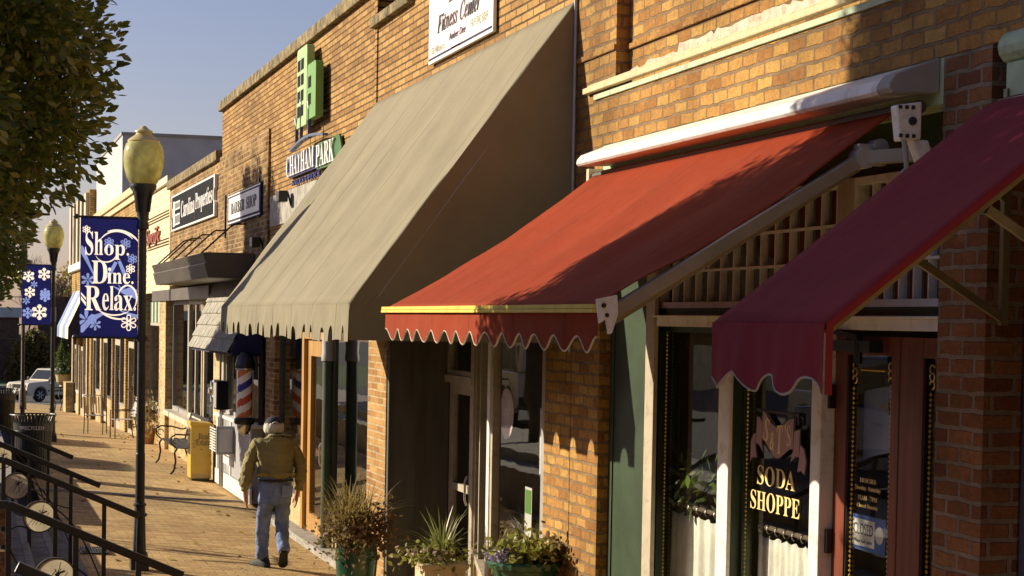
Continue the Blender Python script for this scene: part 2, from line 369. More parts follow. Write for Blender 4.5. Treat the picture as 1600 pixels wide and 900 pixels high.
def boxes(name, mat, parent, bs, bevel=0, label=None):
    if name in SEP and len(bs) > 1: return [boxes(name, mat, parent, [b], bevel, label) for b in bs][0]
    m = MB()
    for b in bs: m.box(*b)
    return m.build(name, mat, parent, bevel=bevel, label=label)
MB_BOLD = {}
def serif(s, italic=False):
    out = ''
    U, L = (0x1D468, 0x1D482) if italic else (0x1D400, 0x1D41A)
    for ch in s:
        if 'A' <= ch <= 'Z': out += chr(U+ord(ch)-65)
        elif 'a' <= ch <= 'z': out += chr(L+ord(ch)-97)
        elif '0' <= ch <= '9' and not italic: out += chr(0x1D7CE+ord(ch)-48)
        else: out += ch
    return out
def text(name, s, mat, parent, origin, wd, ht, face='-x', depth=.004, shear=0, rot=0, label=None):
    """text fitted to wd x ht metres; origin = its lower left corner as read"""
    cu = bpy.data.curves.new(name, 'FONT'); cu.body = s; cu.size = 1; cu.shear = shear; cu.resolution_u = 4
    tmp = bpy.data.objects.new(name, cu); COL.objects.link(tmp)
    dg = bpy.context.evaluated_depsgraph_get(); dg.update()
    me0 = bpy.data.meshes.new_from_object(tmp.evaluated_get(dg))
    bpy.data.objects.remove(tmp); bpy.data.curves.remove(cu)
    if not len(me0.vertices): return None
    co = np.array([v.co[:2] for v in me0.vertices]); lo = co.min(0); sz = np.maximum(co.max(0)-lo, 1e-6)
    co = (co-lo)/sz*np.array([wd, ht])
    if rot:
        c_, s_ = math.cos(rot), math.sin(rot); co = co@np.array([[c_, s_], [-s_, c_]])
    fs = [tuple(p.vertices) for p in me0.polygons]
    # boundary edges for the side faces
    cnt = {}
    for f in fs:
        for i in range(len(f)):
            e = (f[i], f[(i+1) % len(f)]); k = tuple(sorted(e)); cnt.setdefault(k, []).append(e)
    O = Vector(origin)
    ux, nx = {'-x': (Vector((0,-1,0)), Vector((-1,0,0))), '-y': (Vector((1,0,0)), Vector((0,-1,0))), '+y': (Vector((-1,0,0)), Vector((0,1,0)))}[face]
    n = len(co); vs = [O+ux*p[0]+Vector((0,0,1))*p[1]+nx*depth for p in co]+[O+ux*p[0]+Vector((0,0,1))*p[1] for p in co]
    al = fs+[(a, b, b+n, a+n) for k, es in cnt.items() if len(es) == 1 for a, b in es]
    bpy.data.meshes.remove(me0)
    m = MB(); m.add(vs, al)
    return m.build(name, mat, parent, label=label)
def text_loops(s, origin2, wd, ht):
    """outline loops of a text fitted to wd x ht at origin2 (for cutting it out of a sheet) and its filled faces"""
    cu = bpy.data.curves.new('t', 'FONT'); cu.body = s; cu.size = 1; cu.resolution_u = 4
    tmp = bpy.data.objects.new('t', cu); COL.objects.link(tmp); dg = bpy.context.evaluated_depsgraph_get(); dg.update()
    me = bpy.data.meshes.new_from_object(tmp.evaluated_get(dg)); bpy.data.objects.remove(tmp); bpy.data.curves.remove(cu)
    co = np.array([v.co[:2] for v in me.vertices]); lo = co.min(0); sz = np.maximum(co.max(0)-lo, 1e-6); co = (co-lo)/sz*np.array([wd, ht])+np.array(origin2)
    fs = [tuple(p.vertices) for p in me.polygons]; cnt = {}
    for f in fs:
        for i in range(len(f)): cnt.setdefault(tuple(sorted((f[i], f[(i+1) % len(f)]))), []).append(1)
    bpy.data.meshes.remove(me)
    return co, fs, [e for e, c in cnt.items() if len(c) == 1]
def leaves(name, mat, parent, pts, dirs, size, aspect=.42, jitter=.5, fold=.25):
    """leaf blades (two folded quads each) at pts pointing along dirs"""
    n = len(pts); pts = np.asarray(pts, float); d = np.asarray(dirs, float)+np.random.normal(0, jitter, (n, 3)); d /= np.linalg.norm(d, axis=1)[:, None]+1e-9
    u = np.random.normal(0, 1, (n, 3)); a = np.cross(d, u); a /= np.linalg.norm(a, axis=1)[:, None]+1e-9; b = np.cross(a, d)
    L = size*np.random.uniform(.7, 1.25, (n, 1)); W = L*aspect*.5
    base = pts; tip = pts+d*L; mid = pts+d*L*.5-b*L*.04
    l = mid+a*W+b*W*fold; r = mid-a*W+b*W*fold
    l2 = pts+d*L*.8+a*W*.6+b*W*fold*.5; r2 = pts+d*L*.8-a*W*.6+b*W*fold*.5
    V = np.stack([base, l, l2, tip, r2, r, mid], 1).reshape(-1, 3)-np.array(wloc(parent))
    k = np.arange(n)[:, None]*7
    q = np.concatenate([k+np.array([[0, 6, 1, 1]]), ], 0)
    me = bpy.data.meshes.new(name)
    tri = np.concatenate([k+np.array([[0, 1, 6]]), k+np.array([[1, 2, 6]]), k+np.array([[2, 3, 6]]), k+np.array([[6, 3, 4]]), k+np.array([[6, 4, 5]]), k+np.array([[0, 6, 5]])], 0)
    me.vertices.add(len(V)); me.vertices.foreach_set('co', V.astype(np.float32).ravel())
    me.loops.add(tri.size); me.loops.foreach_set('vertex_index', tri.astype(np.int32).ravel())
    me.polygons.add(len(tri)); me.polygons.foreach_set('loop_start', np.arange(0, tri.size, 3, dtype=np.int32)); me.polygons.foreach_set('loop_total', np.full(len(tri), 3, np.int32))
    me.update(calc_edges=True); me.validate(); me.materials.append(MATS[mat])
    o = bpy.data.objects.new(name, me); COL.objects.link(o)
    if parent: o.parent = parent
    return o
def blades(name, mat, parent, center, n, length, width, spread=.8, droop=.5, lean=(0,0,0), r0=.05):
    """grass-like arching blades"""
    m = MB()
    for i in range(n):
        a = random.uniform(0, 2*math.pi); s_ = random.uniform(.15, 1)*spread; L = length*random.uniform(.6, 1.15)
        p = Vector(center)+Vector((random.uniform(-r0, r0), random.uniform(-r0, r0), 0)); d = Vector((math.cos(a)*s_+lean[0], math.sin(a)*s_+lean[1], 1)).normalized()
        side = d.cross(Vector((0,0,1)))
        side = side.normalized() if side.length > .01 else Vector((1,0,0))
        pts = []; k = 5
        for j in range(k+1):
            t = j/k; w_ = width*(1-t)**.6*.5+.0006; pts += [p-side*w_, p+side*w_]
            p = p+d*(L/k); d = (d+Vector((0,0,-droop/k*(1+s_)))).normalized()
        m.add(pts, [(2*j, 2*j+1, 2*j+3, 2*j+2) for j in range(k)])
    return m.build(name, mat, parent, recalc=False)
def gz(x, y):
    b = 0 if y < 40 else -(min(y, 112)-40)*.03
    return b+max(0, min(.168, .06*(4-x)))
# ------------------------------------------------------------------ the setting
def base(y): return 0 if y < 40 else -(min(y, 112)-40)*.03
def structure(name, mb, mat, smooth=False):
    o = mb.build(name, mat, None, smooth); o['kind'] = 'structure'; return o
m = MB(); m.grid(lambda u, v: (1.0+u*3.6, -6+v*99, gz(1.0+u*3.6, -6+v*99)), 12, 120); structure('sidewalk', m, 'pavers', True)
def tz(x, y):
    b = base(y)-.06
    return b
m = MB()
xs = [-160, -60, -20, 1.5, 4, 12, 60, 200]; ys = [-40, 0, 40, 60, 80, 93, 112, 128, 180, 400]
m.add([(x, y, tz(x, y)) for x in xs for y in ys], [(i*len(ys)+j, (i+1)*len(ys)+j, (i+1)*len(ys)+j+1, i*len(ys)+j+1) for i in range(len(xs)-1) for j in range(len(ys)-1)])
structure('ground', m, 'asphalt')
m = MB(); m.grid(lambda u, v: (-60+u*160, 128.4+v*60, -2.02), 4, 4); structure('lawn', m, 'lawn_green')
m = MB(); m.box(-60, 100, 127.9, 128.4, -2.3, -1.98); structure('kerb', m, 'concrete')
m = MB(); m.box(1.0, 4.0, 92.6, 93.0, base(93)-.2, base(93)+.07); structure('kerb', m, 'concrete')
m = MB(); m.grid(lambda u, v: (-4+u*10, 96+v*1.1, base(96+v*1.1)-.055), 2, 2); structure('crossing_stripe', m, 'white')
m = MB(); m.grid(lambda u, v: (2.2+u*.12, 101+v*9, base(101+v*9)-.055), 2, 8); structure('parking_line', m, 'white')
m = MB(); m.box(-16, -1.75, -20, 60, -.5, .60); structure('upper_street', m, 'asphalt')
m = MB(); m.box(-1.75, .05, -20, 60, -.5, .75); structure('upper_pavement', m, 'concrete')
st = thing('stone_steps', 'grey stone steps coming down to the brick pavement beside the railings', 'steps', (.6, 15, .1))
m = MB()
for i in range(4):
    m.box(.05+.275*i, .05+.275*(i+1), 4, 24.2, -.2, .75-.1455*(i+1)+.02)
m.build('step', 'step_stone', st, bevel=.012)
m = MB()
for i in range(4): m.box(.05+.275*(i+1)-.06, .05+.275*(i+1)+.012, 4, 24.2, .75-.1455*(i+1)+.02, .75-.1455*(i+1)+.026)
m.build('nosing', 'step_edge', st)
pw = thing('planter_wall', 'low stone planter wall along the pavement edge beyond the steps', 'wall', (.3, 34, .1))
boxes('wall', 'concrete', pw, [(.05, .62, 24.3, 42, -.2, .62)])

# ------------------------------------------------------------------ building helpers
def frame(mb, x0, x1, y0, y1, z0, z1, fw, fz=None):
    fz = fz or fw
    mb.box(x0, x1, y0, y0+fw, z0, z1); mb.box(x0, x1, y1-fw, y1, z0, z1)
    mb.box(x0, x1, y0+fw, y1-fw, z0, z0+fz); mb.box(x0, x1, y0+fw, y1-fw, z1-fz, z1); return mb
def window(parent, name, x, y0, y1, z0, z1, fw, mat, ny=1, nz=1, mw=.02, depth=.07, gl='glass', label=None):
    f = frame(MB(), x, x+depth, y0, y1, z0, z1, fw)
    for i in range(1, ny):
        yy = y0+fw+(y1-y0-2*fw)*i/ny; f.box(x+.01, x+depth-.01, yy-mw/2, yy+mw/2, z0+fw, z1-fw)
    for k in range(1, nz):
        zz = z0+fw+(z1-z0-2*fw)*k/nz
        for i in range(ny):
            ya = y0+fw+(y1-y0-2*fw)*i/ny+(mw/2 if i else 0); yb = y0+fw+(y1-y0-2*fw)*(i+1)/ny-(mw/2 if i < ny-1 else 0)
            f.box(x+.012, x+depth-.012, ya, yb, zz-mw/2, zz+mw/2)
    o = f.build(name, mat, parent, label=label)
    MB().add([(x+depth*.6, y0+fw*.8, z0+fw*.8), (x+depth*.6, y1-fw*.8, z0+fw*.8), (x+depth*.6, y1-fw*.8, z1-fw*.8), (x+depth*.6, y0+fw*.8, z1-fw*.8)], [(3, 2, 1, 0)]).build('pane', gl, o, recalc=False)
    return o
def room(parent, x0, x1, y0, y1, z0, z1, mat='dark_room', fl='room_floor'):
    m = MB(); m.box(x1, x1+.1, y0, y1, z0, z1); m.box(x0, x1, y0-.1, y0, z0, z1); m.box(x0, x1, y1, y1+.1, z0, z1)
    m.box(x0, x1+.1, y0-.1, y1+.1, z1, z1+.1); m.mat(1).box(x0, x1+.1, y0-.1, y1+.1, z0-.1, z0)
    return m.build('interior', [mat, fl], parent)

# ------------------------------------------------------------------ soda shop
S = thing('soda_shop', 'weathered orange brick soda shop with green trim and a red wooden double door', 'building', (6, 8, 0))
m = MB()
m.box(4.0, 4.3, 2.0, 12.53, 3.86, 4.20)
m.box(4.09, 4.3, 2.0, 11.72, 4.20, 6.6); m.box(4.0, 4.3, 11.72, 12.53, 4.20, 6.6)
m.box(4.0, 4.3, 11.94, 12.53, 0, 3.86)
m.box(4.0, 4.3, 2.0, 4.6, 0, 3.86)
m.box(4.3, 12, 2.0, 2.2, 0, 6.6); m.box(4.3, 12, 12.33, 12.53, 3.9, 6.6); m.box(11.8, 12, 2.2, 12.33, 0, 6.6); m.box(4.3, 11.8, 2.2, 12.33, 6.3, 6.45)
m.build('wall', 'brick_soda', S)
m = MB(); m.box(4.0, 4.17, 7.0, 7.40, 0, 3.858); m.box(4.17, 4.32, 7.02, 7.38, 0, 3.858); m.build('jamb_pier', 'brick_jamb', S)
boxes('brick_ledge', 'brick_soda', S, [(4.072, 4.089, 2.0, 11.72, 4.455, 4.49), (3.985, 3.999, 11.72, 12.53, 4.455, 4.49)])
m = MB(); m.box(3.955, 3.999, 2.0, 12.27, 4.222, 4.262); m.box(3.965, 3.999, 2.0, 12.2, 4.262, 4.275)
m.build('lintel_moulding', 'mold_cream', S, bevel=.006)
boxes('lintel_flashing', 'green_pale', S, [(3.985, 3.999, 2.0, 12.12, 4.172, 4.205)])
rr = random.Random(3); yy = 11.7; top = []
while yy > 2.3: top.append((yy, 4.30+rr.uniform(.015, .05)+(.035 if yy < 10.8 else 0))); yy -= rr.uniform(.03, .12)
poly = [(11.7, 4.263)]+top+[(2.3, 4.263)]
m = MB()
for a, b in zip(top[:-1], top[1:]): m.prism([(a[0], 4.277), (b[0], 4.277), (b[0], b[1]), (a[0], a[1])], 'x', 4.083, 4.089)
m.build('paint_smear', 'smear_white', S)
# green boards and trim in the opening
m = MB(); m.box(4.082, 4.15, 11.23, 11.94, 0, 3.2); m.box(4.072, 4.0815, 11.86, 11.935, 0, 3.2); m.build('side_board', 'green_dark', S, bevel=.004)
boxes('side_trim', 'beige', S, [(4.06, 4.088, 11.07, 11.225, 0, 3.3)], .004)
m = MB(); m.box(4.15, 4.3, 11.30, 11.94, 0, 3.2); m.build('side_reveal', 'green_dark', S)
m = MB(); m.box(4.0, 4.16, 7.40, 11.94, 3.66, 3.857); m.build('fascia', 'green_pale', S)
m = MB(); m.box(4.14, 4.22, 7.40, 11.07, 3.42, 3.66); m.build('head_board', 'green_dark', S)
m = MB(); m.box(4.07, 4.2, 7.40, 11.06, 2.69, 2.745); m.box(4.04, 4.2, 7.40, 11.06, 2.745, 2.757); m.build('ledge', 'white', S, bevel=.004)
boxes('ledge_board', 'green_dark', S, [(4.12, 4.2, 7.40, 11.2, 2.757, 2.80)])
window(S, 'transom_window', 4.11, 8.62, 11.15, 2.80, 3.42, .035, 'white', 13, 3, .013, .06)
boxes('transom_post', 'beige', S, [(4.10, 4.2, 8.46, 8.62, 2.80, 3.42)])
window(S, 'transom_window', 4.11, 7.40, 8.46, 2.80, 3.42, .035, 'white', 7, 3, .013, .06)
# two shop windows with white posts
W1 = window(S, 'shop_window', 4.16, 10.05, 11.28, .55, 2.69, .035, 'green_dark', depth=.05)
boxes('post', 'white', S, [(4.08, 4.105, 9.90, 10.06, 0, 2.69)], .006)
boxes('post_reveal', 'green_dark', S, [(4.106, 4.21, 9.905, 10.045, 0, 2.69)], .004)
W2 = window(S, 'shop_window', 4.16, 8.90, 9.90, .55, 2.69, .03, 'green_dark', depth=.05)
boxes('post', 'white', S, [(4.08, 4.16, 8.715, 8.83, 0, 2.69)], .006)
boxes('bulkhead', 'green_dark', S, [(4.14, 4.2, 8.84, 9.90, 0, .55), (4.14, 4.2, 10.05, 11.28, 0, .55)])
m = MB()
for yv, Wp in ((9.85, W2), (11.14, W1)):
    m = MB()
    for k in range(86): m.lathe([(0.0, -.011), (.008, 0), (.0, .011)], (4.172, yv, .62+k*.024), 5, close=False)
    m.build('gold_rope', 'gold', Wp)
# double door
def leaf_door(y0, y1, gy0, gy1):
    f = MB(); f.box(4.15, 4.2, y0, gy0, .03, 2.66); f.box(4.15, 4.2, gy1, y1, .03, 2.66); f.box(4.15, 4.2, gy0, gy1, .03, .5); f.box(4.15, 4.2, gy0, gy1, 2.57, 2.66)
    d = f.build('door', 'wood_door', S, bevel=.004)
    mm = MB(); mm.box(4.158, 4.19, gy0, gy0+.012, .5, 2.57); mm.box(4.158, 4.19, gy1-.012, gy1, .5, 2.57); mm.build('glazing_bead', 'black_metal', d)
    MB().add([(4.18, gy0, .5), (4.18, gy1, .5), (4.18, gy1, 2.57), (4.18, gy0, 2.57)], [(3, 2, 1, 0)]).build('pane', 'glass', d, recalc=False)
    mm = MB()
    for yv in (gy0+.035, gy1-.035):
        for k in range(80): mm.lathe([(0, -.011), (.008, 0), (0, .011)], (4.172, yv, .55+k*.0235), 5, close=False)
    for k in range(11): mm.lathe([(0, -.008), (.012, 0), (0, .008)], (4.172, gy0+.12+k*(gy1-gy0-.24)/10, 2.50), 5, close=False)
    for yv in (gy0+.045, gy1-.045):
        for k in range(3): mm.tube([(4.172, yv+.022*math.cos(t*.7+k*2), 2.45+k*.035+.02*math.sin(t*.7+k*2)) for t in range(8)], .004, 5)
    mm.build('gold_rope', 'gold', d); return d
D1 = leaf_door(8.03, 8.70, 8.11, 8.575)
D2 = leaf_door(7.40, 8.02, 7.44, 7.80)
boxes('door_frame', 'wood_door', S, [(4.165, 4.2, 8.705, 8.84, 0, 2.69)], .003)
boxes('hinge', 'black_metal', D1, [(4.115, 4.15, 8.69, 8.735, 2.30, 2.42), (4.115, 4.15, 8.69, 8.735, 1.58, 1.70)])
m = MB(); m.box(4.08, 4.15, 8.20, 8.62, 2.585, 2.64); m.beam((4.075, 8.30, 2.655), (4.02, 8.95, 2.72), .03, .018); m.tube([(4.09, 8.34, 2.66), (4.09, 8.34, 2.53)], .022, 8); m.beam((4.02, 8.95, 2.72), (4.075, 8.55, 2.69), .02, .015)
m.build('door_closer', 'black_metal', D1)
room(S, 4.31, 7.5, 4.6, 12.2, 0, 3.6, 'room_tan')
# next bay to the right, under the shade-toned awning
m = MB(); m.box(4.17, 4.3, 4.6, 7.0, 3.35, 3.86); m.build('fascia', 'green_dark', S)
m = MB(); m.lathe([(.07, 0), (.07, 2.3)], (4.03, 4.6, 3.83), 14, 'y'); m.box(3.98, 4.1, 4.6, 6.86, 3.62, 3.765); m.box(3.95, 4.1, 4.6, 6.88, 3.48, 3.62); m.build('cornice', 'green_pale', S, bevel=.01)
window(S, 'shop_window', 4.18, 4.6, 7.0, .5, 3.35, .07, 'steel_blue', 2, 1, .06, gl='glass_dark')
boxes('bulkhead', 'green_dark', S, [(4.18, 4.28, 4.6, 7.0, 0, .5)])
# lettering on the glass of the second window
Y0 = 9.70
def ribbon(parent):
    X = 4.172
    def pz(px, py): return (9.80-(px-310)/780*.73, 2.245-(py-190)/640*.265)   # zoomed drawing -> glass plane
    back = [[(385,180),(985,180),(985,330),(960,330),(960,215),(385,215)], [(470,190),(560,215),(690,400),(900,210),(940,260),(930,660),(880,640),(690,810),(640,780),(520,590),(470,570)]]
    band = [(490,200),(530,220),(600,340),(690,400),(760,370),(860,270),(920,250),(915,635),(860,650),(740,775),(690,785),(640,760),(560,640),(480,550)]
    tails = [[(400,280),(440,295),(472,340),(475,600),(495,735),(440,650),(395,630)], [(1000,380),(998,720),(950,725),(885,805),(920,640),(930,410)],
             [(385,500),(385,690),(405,820),(340,830),(310,890),(318,620),(345,540)], [(1010,570),(1060,620),(1090,760),(1070,930),(1030,890),(980,910),(1000,740)]]
    m = MB()
    for p in back[:2]: m.prism([pz(*q) for q in p], 'x', X-.001, X+.001)
    for p in tails:
        cx = sum(q[0] for q in p)/len(p); cy = sum(q[1] for q in p)/len(p)
        m.prism([pz(cx+(q[0]-cx)*1.22+4, cy+(q[1]-cy)*1.08) for q in p], 'x', X-.0012, X+.0008)
    m.build('lettering_outline', 'ink_dark', parent)
    m = MB(); m.prism([pz(*q) for q in band], 'x', X-.004, X-.002)
    for p in tails: m.prism([pz(*q) for q in p], 'x', X-.003, X-.0015)
    m.build('painted_ribbon', 'ribbon', parent)
    for s_, a, b, wd, ht, r_ in (('S', 500, 575, .075, .125, -.12), ('&', 600, 690, .055, .10, -.1), ('T', 705, 730, .085, .15, .1), ("'", 812, 420, .012, .03, .2), ('S', 838, 615, .06, .105, .2)):
        y, z = pz(a, b); text('lettering', serif(s_, True), 'gold_paint', parent, (X-.005, y, z), wd, ht, depth=.001, rot=r_)
ribbon(W2)
text('lettering', serif('SODA'), 'gold_paint', W2, (4.168, 9.69, 1.84), .50, .105, depth=.001)
text('lettering', serif('SHOPPE'), 'gold_paint', W2, (4.168, 9.775, 1.70), .645, .105, depth=.001)
for i, (s_, wd, ht) in enumerate((('HOURS', .17, .022), ('Tuesday - Saturday', .27, .026), ('11AM - 7PM', .20, .022), ('Closed Sunday', .22, .024))):
    text('lettering', serif(s_), 'gold_paint', D1, (4.176, 8.375+wd/2, 1.955-i*.042), wd, ht, depth=.001)
cs = thing('closed_sign', 'small white and blue CLOSED sign taped inside the door glass', 'sign', (4.19, 8.38, 1.70))
boxes('board', 'label_blue', cs, [(4.186, 4.19, 8.20, 8.55, 1.625, 1.795)])
boxes('card', 'sign_white', cs, [(4.184, 4.186, 8.31, 8.54, 1.645, 1.775)])
text('lettering', 'CLOSED', 'ink_dark', cs, (4.184, 8.53, 1.70), .205, .055, depth=.001)
text('lettering', serif('Please Call Again', True), 'ink_dark', cs, (4.184, 8.525, 1.658), .19, .02, depth=.001)
m = MB(); m.lathe([(.001, 0), (.042, 0), (.042, -.002), (.001, -.002)], (4.184, 8.255, 1.715), 20, 'x'); m.build('clock_dial', 'sign_white', cs)
po = thing('poster', 'pale blue curved poster reading VIGIL hanging inside the door glass', 'poster', (4.3, 8.35, 2.3))
m = MB()
def ps(u, v):
    y = 8.60-u*.52; return (4.26+.03*math.sin(u*3), y, 2.06+.10*u+v*(.33-.10*u)+.03*math.sin(u*3.2)*v)
m.grid(ps, 14, 4); m.build('sheet', 'poster_blue', po, thick=.003)
m = MB(); m.prism([(8.42, 2.32), (8.30, 2.37), (8.09, 2.375), (8.09, 2.27), (8.34, 2.285)], 'x', 4.252, 4.256); m.build('patch', 'grey_trim', po)
text('lettering', 'VIGIL', 'ink_dark', po, (4.25, 8.33, 2.29), .23, .06, depth=.001, shear=.2)
text('lettering', 'DOU', 'label_blue', po, (4.25, 8.30, 2.19), .20, .055, depth=.001, shear=.2)
# curtains on rods
for y0, y1, lab in ((10.06, 11.24, 'white cafe curtain on a dark rod below the leafy window plant'), (8.92, 9.88, 'white cafe curtain on a dark rod below the gold window lettering')):
    t = thing('cafe_curtain', lab, 'curtain', (4.27, (y0+y1)/2, 1.0), 'cafe curtains in the soda shop windows')
    m = MB(); m.tube([(4.27, y0, 1.59), (4.27, y1, 1.59)], .014, 8); m.build('rod', 'twig', t)
    n = 9
    for k in range(n):
        yv = y0+.03+(y1-y0-.06)*k/(n-1)
        mm = MB(); mm.tube([(4.27+.022*math.cos(a*math.pi/5), yv+.004*math.sin(a), 1.582+.024*math.sin(a*math.pi/5)) for a in range(11)], .0035, 5); mm.build('ring', 'chrome', t)
    m = MB(); ph = random.random()*6
    def cu(u, v):
        y = y0+.005+u*(y1-y0-.01); amp = .006+.018*(1-v)
        return (4.275+amp*math.sin(u*34+ph+.8*math.sin(u*9))+.006*math.sin(u*80), y, .62+v*(1.545-.62-.018*abs(math.sin(u*25))))
    m.grid(cu, 80, 10); m.build('cloth', 'curtain', t, smooth=True, thick=.002)
t = thing('window_plant', 'leafy green plant standing above the curtain rod inside the soda shop window', 'plant', (4.36, 11.0, 1.56))
m = MB(); m.lathe([(.05, 0), (.07, .1), (.075, .1)], (4.36, 11.0, 1.50), 14); m.build('pot', 'terracotta', t)
P = np.random.normal(0, 1, (170, 3))*[.05, .15, .09]+[4.34, 11.0, 1.72]; leaves('leaf', 'leaf_green', t, P, P-np.array([4.36, 11.0, 1.58]), .10, .35, .5)
t = thing('pine_cone', 'dark pine cone ornament hanging behind the glass beside the white post', 'ornament', (4.26, 9.1, 2.36))
m = MB()
for k in range(60):
    a = k*2.4; h = k/60; r_ = .045*math.sin(math.pi*min(1, .15+h*.9)); m.lathe([(0, -.008), (.013, 0), (0, .012)], (4.26+r_*math.cos(a)*.8, 9.1+r_*math.sin(a), 2.30+h*.16), 5, close=False)
m.build('scales', 'twig', t); m = MB(); m.tube([(4.26, 9.1, 2.45), (4.26, 9.1, 2.66)], .002, 4); m.build('thread', 'twig', t)
t = thing('shop_counter', 'dark soda fountain counter with stacked boxes inside the soda shop', 'counter', (5.6, 9.4, 0))
boxes('counter', 'wood_door', t, [(5.2, 5.7, 8.2, 11.2, 0, 1.05)]); boxes('worktop', 'beige', t, [(5.15, 5.75, 8.15, 11.25, 1.05, 1.09)])
t = thing('lit_band_board', 'long yellow strip on the soda shop back wall in place of a lit band', 'board', (7.4, 10, 2.6)); boxes('board', 'yellow_trim', t, [(7.40, 7.44, 8.5, 11.4, 2.55, 2.68)])  # yellow colour stands for a band of light inside the shop
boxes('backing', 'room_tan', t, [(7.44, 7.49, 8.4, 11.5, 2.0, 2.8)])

# ------------------------------------------------------------------ fitness centre / land office building
B = thing('fitness_building', 'long tan brick building with a stone capped parapet behind the tan awning', 'building', (6, 22, 0))
m = MB()
X0 = 4.0
m.box(X0, 4.3, 12.545, 31.4, 2.95, 5.65); m.box(X0, 4.3, 19.22, 31.4, 5.65, 6.02)
m.box(X0, 4.3, 12.545, 17.62, 5.65, 7.4); m.box(X0, 4.3, 17.62, 19.22, 6.9, 7.4)
m.box(4.3, 12, 12.55, 12.8, 3.0, 7.4); m.box(4.3, 12, 31.2, 31.4, 0, 6.02); m.box(11.8, 12, 12.8, 31.2, 0, 6.0); m.box(4.3, 11.8, 12.8, 31.2, 5.7, 5.8)
m.build('wall', 'brick_roman', B)
boxes('brick_quoin', 'brick_roman', B, [(3.985, 3.999, 19.15, 19.26, 2.95, 6.02)])
boxes('pier', 'brick_soda', B, [(X0, 4.18, 12.545, 13.15, 0, 2.95)]); boxes('pier', 'brick_pier', B, [(X0, 4.3, 18.53, 19.42, 0, 2.95)])
boxes('pier', 'brick_dark', B, [(X0+.01, 4.3, 25.7, 26.5, 0, 2.95), (X0+.02, 4.3, 30.9, 31.0, 0, 2.95)])
m = MB(); yv = 19.22
while yv < 31.3:
    y2 = min(31.42, yv+1.95); m.box(3.93, 4.34, yv+.004, y2-.004, 6.02, 6.17+.006*math.sin(yv*7)); yv = y2
m.build('coping', 'stone_cap', B, bevel=.015)
boxes('window_sill', 'stone_cap', B, [(3.93, 4.3, 17.55, 19.28, 5.65, 5.75)], .01)
boxes('upper_window', 'dark_glass', B, [(4.2, 4.28, 17.62, 19.22, 5.75, 6.9)])
boxes('stone_panel', 'slate', B, [(3.98, 3.999, 22.5, 26.1, 3.93, 4.34)])
# deep entry under the tan awning
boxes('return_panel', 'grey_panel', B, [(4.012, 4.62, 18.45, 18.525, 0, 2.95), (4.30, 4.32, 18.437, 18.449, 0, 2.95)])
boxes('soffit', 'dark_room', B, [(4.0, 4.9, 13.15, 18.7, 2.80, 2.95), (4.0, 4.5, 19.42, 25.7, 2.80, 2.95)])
def door(parent, x, y0, y1, z0, z1, st, mat, top=.0, label=None, rail=None, gl='glass'):
    f = MB(); f.box(x, x+.05, y0, y0+st, z0, z1); f.box(x, x+.05, y1-st, y1, z0, z1); f.box(x, x+.05, y0+st, y1-st, z0, z0+.28); f.box(x, x+.05, y0+st, y1-st, z1-st, z1)
    if rail: f.box(x, x+.05, y0+st, y1-st, rail, rail+.07)
    d = f.build('door', mat, parent, bevel=.003, label=label)
    MB().add([(x+.03, y0+st, z0+.28), (x+.03, y1-st, z0+.28), (x+.03, y1-st, z1-st), (x+.03, y0+st, z1-st)], [(3, 2, 1, 0)]).build('pane', gl, d, recalc=False)
    mm = MB(); mm.tube([(x-.03, y0+st*.6, .95), (x-.05, y0+st*.6, 1.0), (x-.05, y0+st*.6, 1.18), (x-.03, y0+st*.6, 1.23)], .011, 6); mm.build('handle', 'aluminium', d)
    return d
FD = door(B, 4.62, 17.5, 18.42, .02, 2.12, .13, 'beige', rail=1.05)
m = frame(MB(), 4.60, 4.67, 17.45, 18.45, 2.13, 2.80, .09); m.box(4.57, 4.67, 17.40, 18.45, 2.10, 2.17); m.box(4.58, 4.68, 17.35, 17.45, 0, 2.8)
o = m.build('transom_frame', 'beige', B); MB().add([(4.64, 17.5, 2.2), (4.64, 18.4, 2.2), (4.64, 18.4, 2.75), (4.64, 17.5, 2.75)], [(3, 2, 1, 0)]).build('pane', 'glass_dark', o, recalc=False)
m = MB()   # slanting display window from the door back to the pavement
def slant(t): return (4.60-.54*t, 17.34-2.52*t)
for t0, t1 in ((0, .04), (.30, .34), (.94, 1.0)):
    a, b = slant(t0), slant(t1); m.add([(a[0], a[1], .0), (b[0], b[1], .0), (b[0]+.06, b[1], .0), (a[0]+.06, a[1], .0), (a[0], a[1], 2.8), (b[0], b[1], 2.8), (b[0]+.06, b[1], 2.8), (a[0]+.06, a[1], 2.8)], [(3,2,1,0),(4,5,6,7),(0,1,5,4),(1,2,6,5),(2,3,7,6),(3,0,4,7)])
a, b = slant(0), slant(1)
m.add([(a[0]-.02, a[1], .52), (b[0]-.02, b[1], .52), (b[0]+.12, b[1], .52), (a[0]+.12, a[1], .52), (a[0]-.02, a[1], .58), (b[0]-.02, b[1], .58), (b[0]+.12, b[1], .58), (a[0]+.12, a[1], .58)], [(3,2,1,0),(4,5,6,7),(0,1,5,4),(1,2,6,5),(2,3,7,6),(3,0,4,7)])
sw = m.build('display_window', 'beige', B)
MB().add([(a[0]+.03, a[1], .55), (b[0]+.03, b[1], .55), (b[0]+.03, b[1], 2.8), (a[0]+.03, a[1], 2.8)], [(3, 2, 1, 0)]).build('pane', 'glass', sw, recalc=False)
MB().add([(a[0]-.0, a[1], 0), (b[0]-.0, b[1], 0), (b[0]-.0, b[1], .52), (a[0]-.0, a[1], .52)], [(0, 1, 2, 3)]).build('bulkhead', 'wood_pale', sw)
FW = window(B, 'front_window', 4.03, 13.16, 14.72, .55, 2.80, .06, 'beige', depth=.06)
